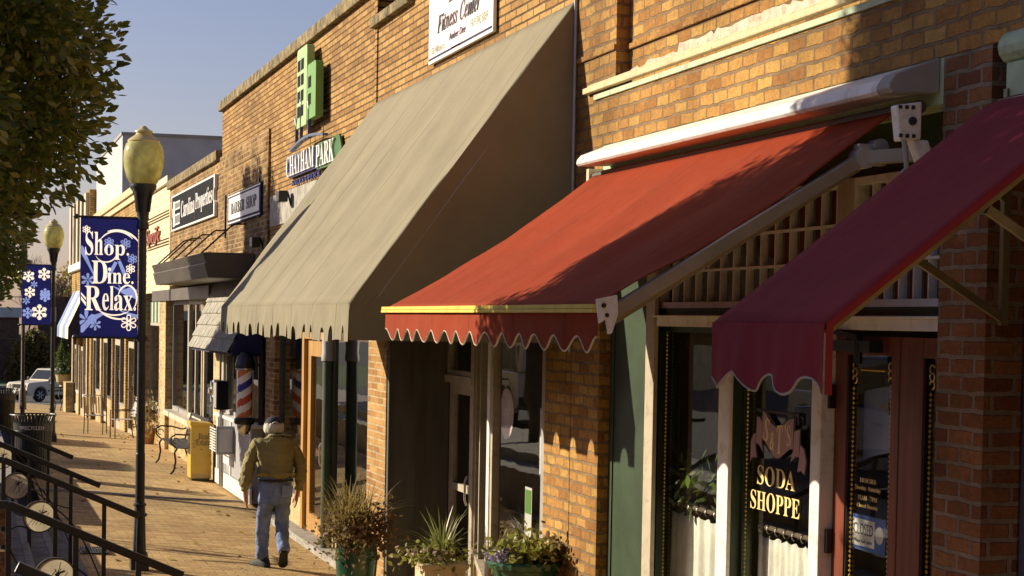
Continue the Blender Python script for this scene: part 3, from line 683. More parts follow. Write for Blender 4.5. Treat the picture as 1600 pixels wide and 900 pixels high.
boxes('corner_post', 'white', B, [(4.02, 4.1, 14.72, 14.80, 0, 2.8)], .004)
boxes('window_side_frame', 'grey_trim', B, [(4.005, 4.03, 13.155, 13.24, .3, 2.8)])
boxes('bulkhead', 'wood_pale', B, [(4.03, 4.12, 13.16, 14.72, 0, .55)])
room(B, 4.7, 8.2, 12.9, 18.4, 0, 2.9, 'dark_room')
t = thing('window_notice', 'large white notice hung behind the fitness centre window', 'notice', (4.2, 13.7, 1.7)); boxes('sheet', 'sign_white', t, [(4.20, 4.205, 13.42, 13.92, 1.55, 2.05)])
t = thing('window_leaflet', 'small green and white leaflet stuck low on the fitness centre window', 'leaflet', (4.12, 13.95, 1.2)); boxes('sheet', 'sign_white', t, [(4.115, 4.118, 13.82, 14.0, 1.08, 1.45)]); boxes('picture', 'lime_dark', t, [(4.112, 4.115, 13.835, 13.985, 1.25, 1.43)])
t = thing('window_decal', 'pale pink round decal on the fitness centre window glass', 'decal', (4.1, 14.6, 1.9)); m = MB(); m.lathe([(.001, 0), (.2, 0), (.2, -.002), (.001, -.002)], (4.10, 14.5, 1.98), 24, 'x'); m.build('disc', 'pink_pale', t)
t = thing('ladder', 'pale stepladder leaning inside the fitness centre window', 'ladder', (4.9, 14.2, .1))
m = MB(); m.beam((4.5, 14.5, 0), (4.5, 13.95, 1.35), .05, .03); m.beam((5.0, 14.5, 0), (5.0, 13.95, 1.35), .05, .03)
for k in range(5): m.beam((4.5, 14.5-.11*k-.06, .2+k*.25), (5.0, 14.5-.11*k-.06, .2+k*.25), .04, .03)
m.build('rails', 'wood_pale', t)
# land office front left of the brick pier
window(B, 'office_window', 4.08, 19.42, 21.9, .45, 2.8, .05, 'bronze', depth=.06, gl='glass')
boxes('bulkhead', 'wood_pale', B, [(4.06, 4.16, 19.42, 22.2, 0, .45), (4.06, 4.16, 23.65, 25.6, 0, .45)])
boxes('door_post', 'wood_orange', B, [(4.04, 4.18, 22.1, 22.25, .02, 2.8), (4.04, 4.18, 23.55, 23.70, .02, 2.8), (4.04, 4.18, 22.25, 23.55, 2.45, 2.58)])
door(B, 4.09, 22.27, 23.53, .03, 2.44, .20, 'wood_orange')
window(B, 'office_window', 4.08, 23.70, 25.7, .45, 2.8, .05, 'bronze', depth=.06)
boxes('door_sill', 'concrete', B, [(3.86, 4.09, 19.5, 25.6, -.05, .09)])
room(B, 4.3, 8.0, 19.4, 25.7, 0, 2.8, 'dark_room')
cp = thing('porch_column', 'round iron column painted green below and tan above by the brick pier', 'column', (3.98, 21.5, 0))
m = MB(); m.lathe([(.075, .02), (.075, .05), (.066, .06), (.066, 2.22)], (3.98, 21.55, 0), 16); m.build('shaft', 'green_dark', cp, smooth='auto')
m = MB(); m.lathe([(.085, 2.22), (.085, 2.28), (.078, 2.3), (.078, 2.85)], (3.98, 21.55, 0), 16); m.build('sleeve', 'grey_trim', cp, smooth='auto')

# ------------------------------------------------------------------ barber shop / realty building
C3 = thing('barber_building', 'darker brick shop building carrying the barber shop sign and realty sign', 'building', (6, 33, 0))
m = MB()
m.box(3.965, 3.998, 26.2, 31.42, 3.3, 5.28); m.box(3.97, 4.28, 31.42, 39.3, 3.3, 5.24); m.box(4.28, 12, 31.45, 31.7, 0, 5.2); m.box(4.28, 12, 39.1, 39.3, 0, 5.2); m.box(4.28, 11.8, 31.7, 39.1, 5.0, 5.1)
m.build('wall', 'brick_dark', C3)
m = MB(); yv = 31.43
while yv < 39.3:
    y2 = min(39.36, yv+1.6); m.box(3.90, 4.32, yv+.004, y2-.004, 5.24, 5.41); yv = y2
m.build('coping', 'stone_cap', C3, bevel=.015)
m = MB()
for k in range(40): m.box(3.955, 3.965, 26.3+k*.098, 26.3+k*.098+.085, 5.0, 5.2)
m.build('soldier_course', 'brick_dark', C3); m = MB()
for k in range(36): m.box(3.955, 3.965, 26.9+k*.098, 26.9+k*.098+.085, 4.63, 4.82)
m.build('soldier_course', 'brick_dark', C3)
boxes('panel_frame', 'black_metal', C3, [(3.94, 3.965, 30.5, 30.58, 3.95, 4.62), (3.94, 3.965, 26.9, 26.95, 4.1, 4.66)])
m = MB()   # clapboard bulkhead
for k in range(36): m.box(3.93, 3.965, 27.2+k*.105, 27.2+k*.105+.097, .28, 1.12)
m.box(3.965, 4.1, 27.2, 31.0, .05, 1.12); m.build('clapboard', 'clapboard', C3)
boxes('white_trim', 'white', C3, [(3.90, 3.928, 27.1, 31.05, .04, .27), (3.88, 4.1, 27.1, 31.05, 1.12, 1.17), (3.91, 3.929, 30.85, 31.0, .28, 1.12), (3.91, 3.929, 27.2, 27.3, .28, 1.12), (3.91, 3.929, 29.3, 29.38, .28, 1.12)])
window(C3, 'barber_window', 4.02, 27.2, 28.9, 1.17, 2.9, .06, 'bronze', gl='glass_dark')
boxes('window_post', 'beige', C3, [(3.98, 4.08, 28.9, 29.15, 1.17, 2.9), (3.98, 4.08, 30.75, 31.0, .3, 2.9)])
window(C3, 'barber_window', 4.02, 29.15, 30.75, 1.17, 2.9, .06, 'grey_trim', gl='glass_dark')
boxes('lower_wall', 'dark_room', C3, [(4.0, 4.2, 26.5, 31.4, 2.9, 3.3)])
# realty shop front
boxes('pier', 'brick_cream', C3, [(3.96, 4.2, 31.0, 31.8, 0, 3.3), (3.9, 4.25, 39.2, 40.5, 0, 3.2)])
boxes('bulkhead', 'brick_cream', C3, [(3.98, 4.2, 31.8, 32.5, 0, .72), (3.98, 4.2, 34.2, 39.2, 0, .72)])
boxes('sill', 'cream', C3, [(3.86, 4.2, 34.2, 39.2, .72, .82)])
window(C3, 'shop_window', 4.04, 36.4, 39.15, .82, 3.0, .08, 'grey_trim', gl='glass')
window(C3, 'shop_window', 4.04, 34.2, 36.35, .82, 3.0, .08, 'cream', 2, 1, .08, gl='glass')
door(C3, 4.06, 32.55, 34.15, .02, 2.5, .12, 'cream')
window(C3, 'transom_window', 4.06, 32.5, 34.2, 2.52, 3.0, .06, 'cream')
room(C3, 4.25, 8, 31.8, 39.0, 0, 3.0, 'dark_room'); room(C3, 4.25, 8, 26.4, 31.2, 0, 2.9, 'dark_room')
boxes('header_beam', 'bronze', C3, [(3.86, 4.2, 31.85, 41.8, 3.0, 3.22)], label='long flat grey beam over the shop windows')
t = thing('wall_cable_box', 'grey electric meter panel on the wall beside the air conditioner', 'meter box', (3.9, 30.3, 1.3))
boxes('panel', 'sign_black', t, [(3.78, 3.96, 29.95, 30.35, 1.25, 1.70)], .01); boxes('cover', 'aluminium', t, [(3.77, 3.78, 29.98, 30.32, 1.28, 1.67)])
for yv, zv in ((31.0, 1.62), (31.0, 1.38), (31.3, 1.5)): m = MB(); m.lathe([(.075, 0), (.075, -.1), (.05, -.13), (.05, -.15)], (3.96, yv, zv), 12, 'x'); m.build('meter', 'aluminium', t)
m = MB()
for yv in (30.05, 30.25): m.tube([(3.88, yv, 1.25), (3.88, yv, .05)], .022, 6)
m.tube([(3.90, 30.5, 1.6), (3.90, 30.5, 2.9)], .018, 6); m.build('conduit', 'aluminium', t)

# ------------------------------------------------------------------ siding shop, corniced shop, corner building
C4 = thing('siding_shop', 'small shop clad in cream lap siding behind the street lamp', 'building', (6, 43, 0))
m = MB(); zz = 3.2
while zz < 5.35: m.add([(3.985, 39.42, zz), (3.985, 44.6, zz), (3.995, 44.6, zz+.15), (3.995, 39.42, zz+.15), (4.02, 39.42, zz), (4.02, 44.6, zz)], [(0, 1, 2, 3), (0, 4, 5, 1)]); zz += .145
m.box(4.0, 4.2, 39.4, 44.6, 3.2, 5.4); m.build('lap_siding', 'siding', C4)
m = MB()
for zr in (4.72, 4.15):
    for k in range(48):
        for q in range(3): m.box(3.978, 3.986, 39.6+k*.10, 39.6+k*.10+.045, zr+q*.06, zr+q*.06+.03)
m.build('pierced_trim', 'brick_far', C4)
boxes('coping', 'cream', C4, [(3.92, 4.3, 39.40, 44.7, 5.4, 5.55)]); boxes('wall', 'brick_cream', C4, [(4.2, 12, 39.45, 44.6, 0, 5.4)][:0] or [(11.8, 12, 39.45, 44.6, 0, 5.4)])
boxes('pier', 'brick_cream', C4, [(3.95, 4.2, 44.3, 45.2, base(44.5), 3.2)]); boxes('bulkhead', 'brick_yellow', C4, [(4.0, 4.2, 40.5, 44.3, -.1, .62)]); boxes('sill', 'grey_trim', C4, [(3.9, 4.2, 40.5, 44.3, .62, .70)])
window(C4, 'shop_window', 4.06, 40.5, 44.3, .70, 2.55, .07, 'beige'); 
m = MB()
for k in range(10): m.cur = k % 2; m.box(4.05, 4.09, 40.5+k*.38, 40.5+(k+1)*.38, 2.55, 3.0)
m.build('transom_drape', ['green_pale', 'green_dark'], C4)
room(C4, 4.2, 8, 40.5, 44.3, -.1, 3.1, 'dark_room')
C5 = thing('corniced_shop', 'yellow brick shop with a pale cornice further along the row', 'building', (6, 55, 0))
m = MB(); m.box(4.0, 4.2, 45.2, 66, 2.6, 5.62); m.box(11.8, 12, 45.2, 66, -1, 5.6); m.box(4.2, 11.8, 45.2, 45.4, -1, 5.6); m.box(4.2, 11.8, 45.4, 66, 5.3, 5.4); m.build('wall', 'brick_yellow', C5)
boxes('cornice', 'mold_cream', C5, [(3.88, 4.25, 45.2, 66, 5.66, 5.84), (3.94, 4.2, 45.2, 66, 5.50, 5.66)])
def front(parent, ya, yb, pier='brick_cream'):
    b = base((ya+yb)/2); rr = random.Random(int(ya*10)); y = ya
    P_, Wn = [], []
    while y < yb-1.2:
        pw_ = rr.uniform(.38, .6); P_.append((3.965, 4.2, y, y+pw_, b-.4, b+3.2)); y += pw_
        for k in range(2):
            wd = rr.uniform(1.5, 2.4)
            if y+wd > yb: break
            Wn.append((y, y+wd, k)); y += wd
    for k_, p_ in enumerate(P_): boxes('pier', (pier, 'brick_yellow', 'brick_dark')[k_ % 3], parent, [p_])
    for (a, c, k) in Wn:
        if k == 0:
            window(parent, 'shop_window', 3.99, a, c, b+.75, b+2.9, .09, rr.choice(['grey_trim', 'bronze', 'white'])); boxes('bulkhead', pier, parent, [(4.0, 4.2, a, c, b-.3, b+.75)])
        else: door(parent, 4.03, a, c, b, b+2.5, .16, rr.choice(['cream', 'beige', 'clapboard']))
    room(parent, 4.22, 8, ya, yb, b, b+2.8)
front(C5, 45.25, 66)
C6 = thing('corner_building', 'two storey brick corner building with pale pilasters and a striped awning', 'building', (6, 71, -1))
m = MB(); m.box(4.0, 4.3, 66, 76.6, 1.9, 6.9); m.box(4.3, 12, 66, 66.3, -1.5, 6.9); m.box(4.3, 12, 76.3, 76.6, -1.5, 6.9); m.box(11.8, 12, 66.3, 76.3, -1.5, 6.8); m.box(4.3, 11.8, 66.3, 76.3, 6.5, 6.6); m.build('wall', 'brick_yellow', C6)
boxes('pilaster', 'cream', C6, [(3.88, 4.0, y, y+.9, 4.55, 6.8) for y in (66.2, 68.6, 71, 73.4, 75.6)])
boxes('upper_window', 'brick_far', C6, [(3.95, 4.0, y, y+1.2, 4.7, 6.6) for y in (67.2, 69.6, 72, 74.3)])
boxes('string_course', 'white', C6, [(3.85, 4.0, 66, 76.7, 4.30, 4.55)])
front(C6, 66.1, 76.5)
boxes('base_buttress', 'brick_cream', C6, [(3.7, 4.0, 74.6, 76.4, -1.6, .1)])
C7 = thing('grey_building', 'plain pale grey stucco building rising behind the shop roofs', 'building', (7, 60, 0))
m = MB(); m.box(4.22, 13, 55, 66, 5.4, 7.75); m.build('wall', 'grey_stucco', C7); boxes('coping', 'grey_trim', C7, [(4.18, 13.04, 54.95, 66.05, 7.75, 7.83)])
t = thing('rooftop_unit', 'dark boxy cooling unit standing on the grey building roof', 'cooling unit', (7.5, 55.6, 7.83)); boxes('housing', 'bronze', t, [(7.25, 7.75, 55.3, 56.1, 7.83, 8.22)]); m = MB()
for k in range(6): m.box(7.24, 7.25, 55.35+k*.12, 55.42+k*.12, 7.9, 8.15)
for k in range(5): m.box(7.3+k*.09, 7.34+k*.09, 55.29, 55.3, 7.9, 8.15)
m.build('grille', 'black_metal', t)
t = thing('sky_block_row', 'brick shop row added unseen behind the viewpoint to block sky light', 'building', (7, -12, 0)); boxes('wall', 'brick_soda', t, [(4.0, 12, -26, 1.9, 0, 7.5)]); boxes('window', 'dark_glass', t, [(3.95, 4.0, y, y+2.4, .6, 3.0) for y in (-24, -18, -12, -6)])  # unseen row added to keep sky light off the sides facing the viewer
t = thing('sky_block_hall', 'large brick hall added unseen behind the viewpoint to block sky light', 'building', (-8, -40, 0)); boxes('wall', 'brick_far', t, [(-30, 3.8, -46, -30, 0, 13)]); boxes('window', 'cream', t, [(x, x+1.6, -30, -29.95, 3, 7) for x in (-26, -20, -14, -8, -2)])  # unseen hall added to darken the sky fill from behind
t = thing('transom_blind', 'dark drawn blind behind the barred window over the soda shop front', 'blind', (4.5, 9.5, 2.8)); boxes('cloth', 'dark_room', t, [(4.40, 4.41, 7.45, 11.2, 2.82, 3.42)])
t = thing('reflection_board', 'tan board added behind the soda shop window plant in place of a reflection', 'board', (4.8, 10.3, .5)); boxes('board', 'mold_cream', t, [(4.60, 4.64, 11.05, 12.1, .5, 2.62)])  # board added to give the tan of a reflection in the glass
# far side of the cross street
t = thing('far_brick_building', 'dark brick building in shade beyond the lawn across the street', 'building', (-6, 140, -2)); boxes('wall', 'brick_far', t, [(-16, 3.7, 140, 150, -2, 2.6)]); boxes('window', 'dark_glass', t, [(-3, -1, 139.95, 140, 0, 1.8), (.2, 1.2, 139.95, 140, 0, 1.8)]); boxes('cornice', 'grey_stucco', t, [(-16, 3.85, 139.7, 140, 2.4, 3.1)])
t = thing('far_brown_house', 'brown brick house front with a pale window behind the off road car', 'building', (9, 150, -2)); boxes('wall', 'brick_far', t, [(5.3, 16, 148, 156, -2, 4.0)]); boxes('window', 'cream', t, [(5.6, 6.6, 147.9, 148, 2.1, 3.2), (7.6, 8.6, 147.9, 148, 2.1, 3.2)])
t = thing('opposite_building', 'pale clad building across the upper street seen only in the shop glass', 'building', (-20, 30, .6)); boxes('wall', 'siding', t, [(-26, -20, -20, 80, -1, 5.6)]); boxes('window', 'dark_glass', t, [(-20, -19.95, y, y+1.6, 2, 4.2) for y in range(-18, 78, 5)])
# ------------------------------------------------------------------ awnings
def valance(parent, x, y0, y1, zt, fn, mat, step=.012, wave=.006, flare=0, pipe=None, n=5, thick=.004, kx=9):
    k = max(2, int(abs(y1-y0)/step))
    def g(u, v):
        y = y0+(y1-y0)*u; zb = fn(y-y0); return (x-flare*v+wave*math.sin(y*kx)*v+wave*.6*math.sin(y*kx*2.7+1)*v, y, zt+(zb-zt)*v)
    m = MB(); m.grid(g, k, n); o = m.build('valance', mat, parent, thick=thick)
    if pipe:
        MB().tube([g(i/k, 1) for i in range(0, k+1, 2)], .005, 4).build('piping', pipe, o)
    return o
# tan awning
from mathutils import noise as mnoise
T = thing('tan_awning', 'big steep tan fabric awning with closed dark sides and notched edge', 'awning', (4, 15.8, 3.7))
ty0, ty1, tx, tzt, tzf = 12.545, 19.15, 2.45, 4.89, 2.80
m = MB()
def tg(u, v):
    y = ty0+(ty1-ty0)*u; s = math.sin(math.pi*v)*(.032*math.sin(math.pi*((u*6) % 1))**2+.014*mnoise.noise(Vector((u*11, v*5, 1)))+.010*mnoise.noise(Vector((u*26, v*9, 4)))); x = 3.99+(tx-3.99)*v
    return (x+s, y, tzt+(tzf-tzt)*v-s*.5)
m.grid(tg, 96, 30); m.build('canopy', 'fabric_tan', T, smooth=True, thick=.005)
def tan_edge(d):
    q = (d % .388)/.388; r_ = 2.545+.012*math.sin(d*5)
    return r_+(.105*math.sqrt(max(0, 1-((q-.5)/.19)**2)) if abs(q-.5) < .19 else .012*(abs(q-.5)-.19))
valance(T, tx, ty0, ty1, tzf, tan_edge, 'fabric_tan', .0097, .008, .01, kx=8)
for yv in (ty0, ty1):
    m = MB()
    def sp(u, v):
        x = tx+(3.99-tx)*u; zt_ = tzf+(tzt-tzf)*u; z = 2.56+(zt_-2.56)*v; b_ = math.sin(math.pi*u)*math.sin(math.pi*v)*.03+.012*mnoise.noise(Vector((u*5, v*5, yv)))*(u*(1-u)*4); return (x, yv+b_-(.006 if abs(z-tzf) < .03 else 0), z)
    m.grid(sp, 30, 24); m.build('side_panel', 'fabric_tan', T, thick=.005)
m = MB()
for p in (((3.985, ty0-.012, 2.5), (3.985, ty0-.012, tzt+.01)),): m.tube(p, .014, 6)
m.build('edge_batten', 'aluminium', T)
m = MB(); m.tube([(tx+.02, ty0, tzf-.01), (tx+.02, ty1, tzf-.01)], .018, 6)
for yv in np.linspace(ty0+.02, ty1-.02, 5): m.tube([(3.97, yv, tzt-.20), (tx+.10, yv, tzf-.08)], .014, 6); m.tube([(3.97, yv, tzf-.02), (tx+.05, yv, tzf-.03)], .012, 6)
m.build('frame', 'aluminium', T)
# red retractable awning
A = thing('red_awning', 'red retractable awning with yellow trim and scalloped valance under a white hood', 'awning', (4, 9.8, 3.2))
oy0, oy1, ox, ozw, ozf = 7.68, 11.90, 2.57, 3.66, 2.775
def og(u, v):
    y = oy0+(oy1-oy0)*u; x = 3.93+(ox-3.93)*v; z = ozw+(ozf-ozw)*v-.035*math.sin(math.pi*v)-.012*math.sin(math.pi*v)*math.cos(u*31)
    z += .02*math.exp(-((u)/.02)**2)*math.sin(v*9)*v+math.sin(math.pi*v)*(.014*mnoise.noise(Vector((u*9, v*4, 7)))+.006*mnoise.noise(Vector((u*22, v*10, 3))))
    return (x, y, z)
m = MB(); m.grid(og, 90, 30); m.build('canopy', 'fabric_red', A, smooth=True, thick=.004)
m = MB(); m.box(ox-.035, ox+.03, oy0-.02, oy1+.02, ozf-.012, ozf+.006); m.build('front_bar', 'yellow_trim', A)
m = MB(); m.box(ox-.038, ox+.028, oy0-.02, oy1+.02, ozf-.030, ozf-.014); m.build('lower_trim', 'yellow_trim', A)
valance(A, ox-.01, oy0, oy1, ozf-.03, lambda d: 2.575+.035*(1+math.cos(2*math.pi*d/.30)), 'fabric_red', .012, .007, .0, pipe='cream', kx=5)
m = MB(); hood = [(3.998, 3.855), (3.86, 3.80), (3.80, 3.775), (3.775, 3.745), (3.77, 3.72), (3.785, 3.705), (3.998, 3.715)]
m.prism(hood, 'y', 7.56, 11.80); m.build('hood', 'white', A, bevel=.004)
m = MB(); m.prism([(3.998, 3.86), (3.85, 3.805), (3.79, 3.78), (3.765, 3.745), (3.76, 3.72), (3.775, 3.70), (3.998, 3.71)], 'y', 7.43, 7.558); m.build('hood_end', 'grey_trim', A, bevel=.006)
m = MB(); m.tube([(3.945, 7.5, 3.655), (3.945, 11.95, 3.655)], .03, 10); m.build('roller', 'bronze', A)
m = MB(); m.box(3.90, 3.998, 11.93, 11.98, 3.60, 3.705); m.build('roller_bracket', 'cream', A)
# folding arms
for ya, sg in ((7.62, 1), (11.7, -1)):
    m = MB(); e = (3.76, ya+sg*.05, 3.44)
    m.beam((3.96, ya-sg*.2, 3.45), e, .05, .06); m.build('folding_arm', 'arm_metal', A, bevel=.004)
    m = MB(); m.beam(e, (2.62, ya+sg*.05, 2.745), .07, .055); m.beam((e[0], ya+sg*.05+.04, e[2]-.03), (2.64, ya+sg*.05+.04, 2.72), .01, .05); m.build('folding_arm', 'arm_metal', A, bevel=.004)
    m = MB(); m.tube([(e[0], e[1]-.045, e[2]), (e[0], e[1]+.045, e[2])], .048, 12); m.tube([(e[0]+.07, e[1]-.045, e[2]+.05), (e[0]+.07, e[1]+.045, e[2]+.05)], .035, 10); m.box(e[0]-.03, e[0]+.1, e[1]-.03, e[1]+.03, e[2]-.03, e[2]+.06); m.build('elbow', 'aluminium', A)
m = MB(); m.prism([(3.76, 3.64), (3.88, 3.66), (3.88, 3.5), (3.78, 3.49)], 'y', 7.36, 7.42); m.prism([(3.84, 3.5), (3.92, 3.5), (3.98, 3.33), (3.93, 3.30)], 'y', 7.37, 7.43)
gbx = m.build('gear_box', 'white', A, bevel=.008)
m = MB(); m.tube([(3.835, 7.35, 3.575), (3.835, 7.362, 3.575)], .018, 12)
for dx in (-.045, -.015, .015): m.box(3.815+dx, 3.83+dx, 7.354, 7.361, 3.625, 3.64); m.box(3.82+dx, 3.835+dx, 7.354, 7.361, 3.505, 3.52)
m.build('hole', 'ink_dark', gbx)
m = MB(); m.tube([(3.80, 7.36, 3.49), (3.81, 7.355, 3.40), (3.812, 7.355, 3.37)], .011, 6); m.tube([(3.812+.025*math.cos(a*.7), 7.355, 3.345+.025*math.sin(a*.7)) for a in range(10)], .008, 5); m.build('crank_eye', 'grey_trim', gbx)
m = MB(); m.prism([(2.53, 2.80), (2.62, 2.82), (2.625, 2.74), (2.60, 2.66), (2.585, 2.655), (2.575, 2.72), (2.545, 2.70)], 'y', 7.60, 7.62); ec = m.build('end_cap', 'white', A)
m = MB(); m.tube([(2.56, 7.592, 2.775), (2.56, 7.602, 2.775)], .010, 8); m.tube([(2.575, 7.592, 2.735), (2.575, 7.602, 2.735)], .009, 8); m.build('hole', 'ink_dark', ec)
# fixed awning of the red cloth, shade mixed into its crimson colour
K = thing('red_awning_shaded', 'fixed red awning, shade toned to dark crimson, with three scallops over the next shop window', 'awning', (4, 6.4, 3.2))
ky0, ky1, kx_, kzw, kzf = 5.87, 6.86, 2.76, 3.66, 2.713
def kg(u, v):
    y = ky0+(ky1-ky0)*u; x = 3.99+(kx_-3.99)*v; z = kzw+(kzf-kzw)*v-.03*math.sin(math.pi*v)*math.sin(math.pi*u)
    if v < .08: z -= (.08-v)*.35
    return (x, y, z)
m = MB(); m.grid(kg, 14, 20); m.build('canopy', 'fabric_red_shaded', K, smooth=True, thick=.005)
m = MB(); m.grid(lambda u, v: (kg(u, v)[0]-.03, ky0-.004, 0) if 0 else (kg(0, u)[0], ky0-.002, kg(0, u)[2]-v*.03), 20, 1); m.build('hem', 'fabric_red_shaded', K, thick=.003)
valance(K, kx_-.008, ky0, ky1, kzf, lambda d: 2.465+.033*(1-math.cos(2*math.pi*(d+.04)/.315)), 'fabric_red_shaded', .012, .012, .01, pipe='grey_trim', kx=13)
m = MB(); m.grid(lambda u, v: (kx_+u*.025, ky0-.002, kzf-.004-v*(.235)), 2, 2); m.build('valance_return', 'fabric_red_shaded', K, thick=.004)
m = MB()
for yv in (ky0+.02, ky1-.02):
    m.beam((kx_+.01, yv, kzf-.03), (3.97, yv, kzw-.06), .022, .022)
    m.beam((3.36, yv, kzf+.40), (3.985, yv, 2.745), .022, .032); m.beam((3.985, yv, kzw), (3.985, yv, 2.72), .03, .03)
    m.beam((3.75, yv, kzf+.72), (3.985, yv, 3.22), .022, .032)
m.beam((kx_+.012, ky0, kzf-.012), (kx_+.012, ky1, kzf-.012), .02, .02); m.build('frame', 'brass_frame', K)
# shingle canopy over the barber window, flat canopy, striped awning
Q = thing('shingle_canopy', 'sloping grey shingle canopy over the barber pole', 'canopy', (4, 29, 2.8))
m = MB(); n = 6
for k in range(n):
    t0, t1 = k/n, (k+1)/n; xa, za = 3.98-.43*t0, 3.31-1.1*t0; xb, zb = 3.98-.43*t1-.025, 3.31-1.1*t1
    yv = 26.7+.14*(k % 2)
    while yv < 31.8:
        y2 = min(31.8, yv+.28); d = random.uniform(0, .012); m.add([(xa, yv, za), (xa, y2-.008, za), (xb-d, y2-.008, zb), (xb-d, yv, zb), (xb+.02, y2-.008, zb-.012), (xb+.02, yv, zb-.012)], [(0, 1, 2, 3), (3, 2, 4, 5)]); yv = y2
m.build('shingles', 'slate', Q)
m = MB(); m.prism([(3.98, 3.30), (3.555, 2.20), (3.60, 2.18), (3.99, 2.18)], 'y', 26.72, 26.76); m.prism([(3.98, 3.30), (3.555, 2.20), (3.60, 2.18), (3.99, 2.18)], 'y', 31.74, 31.78); m.box(3.58, 3.96, 26.76, 31.74, 2.16, 2.19); m.build('side_board', 'navy', Q)
Fc = thing('flat_canopy', 'flat dark bronze metal canopy hung on bent rods above the shop doors', 'canopy', (3.6, 31, 3.4))
m = MB(); m.prism([(3.27, 3.61), (3.22, 3.60), (3.27, 3.46), (3.245, 3.45), (3.30, 3.25), (3.95, 3.25), (3.95, 3.61)], 'y', 27.3, 35.0); m.build('fascia', 'bronze', Fc, bevel=.006)
m = MB()
for yv in (28.4, 30.6, 32.4, 34.0, 34.9):
    m.tube([(3.30, yv, 3.60), (3.74, yv-.1, 4.02), (3.80, yv-.1, 4.06), (3.97, yv-.1, 4.07)], .014, 6)
m.build('rod', 'black_metal', Fc)
Z = thing('striped_awning', 'far blue and cream striped awning on the corner building', 'awning', (4, 71, 2))
m = MB()
for k in range(4): m.cur = k % 2; ya, yb = 67.2+k*2.0, 67.2+(k+1)*2.0; m.poly([(3.99, ya, 3.55), (3.99, yb, 3.55), (3.40, yb, 2.25), (3.40, ya, 2.25)]); m.poly([(3.40, ya, 2.25), (3.40, yb, 2.25), (3.39, yb, 1.85), (3.39, ya, 1.85)])
m.build('canopy', ['cream_awn', 'pale_blue_awn'], Z, thick=.01)
m = MB(); m.poly([(3.99, 67.2, 3.55), (3.40, 67.2, 2.25), (3.40, 67.2, 1.9), (3.99, 67.2, 1.9)]); m.build('side_panel', 'navy', Z, thick=.01)

# ------------------------------------------------------------------ signs on the walls
t = thing('fitness_sign', 'white fitness center sign with a pale pink disc high on the brick wall', 'sign', (3.97, 15.6, 5.6))
boxes('board', 'sign_white', t, [(3.955, 3.985, 14.58, 16.75, 4.97, 6.35)], .003)
m = MB(); m.lathe([(.001, 0), (.42, 0), (.42, -.003), (.001, -.003)], (3.955, 15.75, 5.40), 40, 'x'); m.build('disc', 'pink_pale', t)
m = MB(); m.box(3.952, 3.955, 14.6, 16.73, 5.0, 5.018); m.build('line', 'navy', t)
text('lettering', serif('Ladies', True), 'ink_dark', t, (3.95, 16.02, 5.41), .80, .16, depth=.002, shear=.1)
text('lettering', serif('Fitness Center', True), 'ink_dark', t, (3.95, 16.42, 5.20), 1.46, .155, depth=.002, shear=.1)
text('lettering', 'Amber Dee', 'ink_dark', t, (3.95, 15.98, 5.085), .55, .06, depth=.002, shear=.2)
text('lettering', '103 Hillsboro', 'ink_grey', t, (3.95, 16.65, 5.045), .5, .06, depth=.002); text('lettering', '919 542 8889', 'ink_grey', t, (3.95, 15.25, 5.09), .52, .07, depth=.002)
t = thing('emblem_sign', 'tall lime green emblem of two windowed blocks standing over a blue arc', 'sign', (3.9, 22.6, 5.3))
def tower(y0, y1, z0, z1, cols, rows, name='block'):
    m = MB(); r_ = .06; pl = [(y0, z0), (y1, z0)]
    for a in range(7): pl.append((y1-r_+r_*math.sin(a*math.pi/12), z1-r_+r_*math.cos(math.pi/2-a*math.pi/12)) if 0 else (y1-r_*(1-math.cos(a*math.pi/12)), z1-r_*(1-math.sin(a*math.pi/12))))
    for a in range(7): pl.append((y0+r_*(1-math.sin(a*math.pi/12)), z1-r_*(1-math.cos(a*math.pi/12))))
    m.prism(pl, 'x', 3.84, 3.93); o = m.build(name, 'lime' if y0 > 22.4 else 'lime_dark', t)
    mm = MB()
    for zc in rows:
        for yc in cols: mm.box(3.836, 3.8405, yc-.09, yc+.09, zc-.065, zc+.065)
    mm.build('window', 'sign_black', o); return o
tower(22.45, 23.15, 4.98, 5.92, (23.0, 22.76), (5.72, 5.54, 5.35, 5.17))
tower(21.85, 22.42, 5.02, 5.66, (22.25,), (5.45, 5.25))
m = MB()
for yv, zt in ((23.18, 5.12), (22.85, 5.32), (22.3, 5.24)):
    m.tube([(3.85, yv, 4.80), (3.85, yv, zt-.1)], .022, 6); m.tube([(3.85, yv+.10, zt), (3.85, yv, zt-.12), (3.85, yv-.10, zt)], .016, 6); m.tube([(3.85, yv, zt-.1), (3.85, yv, zt+.03)], .012, 6)
m.build('stem', 'steel_blue', t)
m = MB(); m.grid(lambda u, v: (3.83+v*.06, 23.6-2.3*u, 4.76+.07*math.sin(math.pi*u)), 20, 1); m.build('arc', 'steel_blue', t, thick=.03)
m = MB()
for yv, zv in ((22.0, 5.6), (22.0, 5.1), (22.8, 5.8), (22.8, 5.1)): m.tube([(3.93, yv, zv), (4.0, yv, zv)], .012, 5)
m.build('standoff', 'aluminium', t)
t = thing('park_letters', 'raised letters on blue and green backing on the brick wall under the lime emblem', 'sign', (3.95, 22.8, 4.6))
m = MB(); m.prism([(24.5, 4.52), (24.5, 4.70), (24.3, 4.755), (22.35, 4.735), (22.35, 4.465), (24.3, 4.47)], 'x', 3.95, 3.97); m.build('backing', 'blue_sign', t)
m = MB(); m.prism([(22.33, 4.44), (22.33, 4.74), (20.95, 4.74), (20.8, 4.58), (20.95, 4.42)], 'x', 3.95, 3.97); m.build('backing', 'green_sign', t)
text('lettering', serif('CHATHAM'), 'pole_white', t, (3.945, 24.42, 4.48), 2.0, .26, depth=.02)
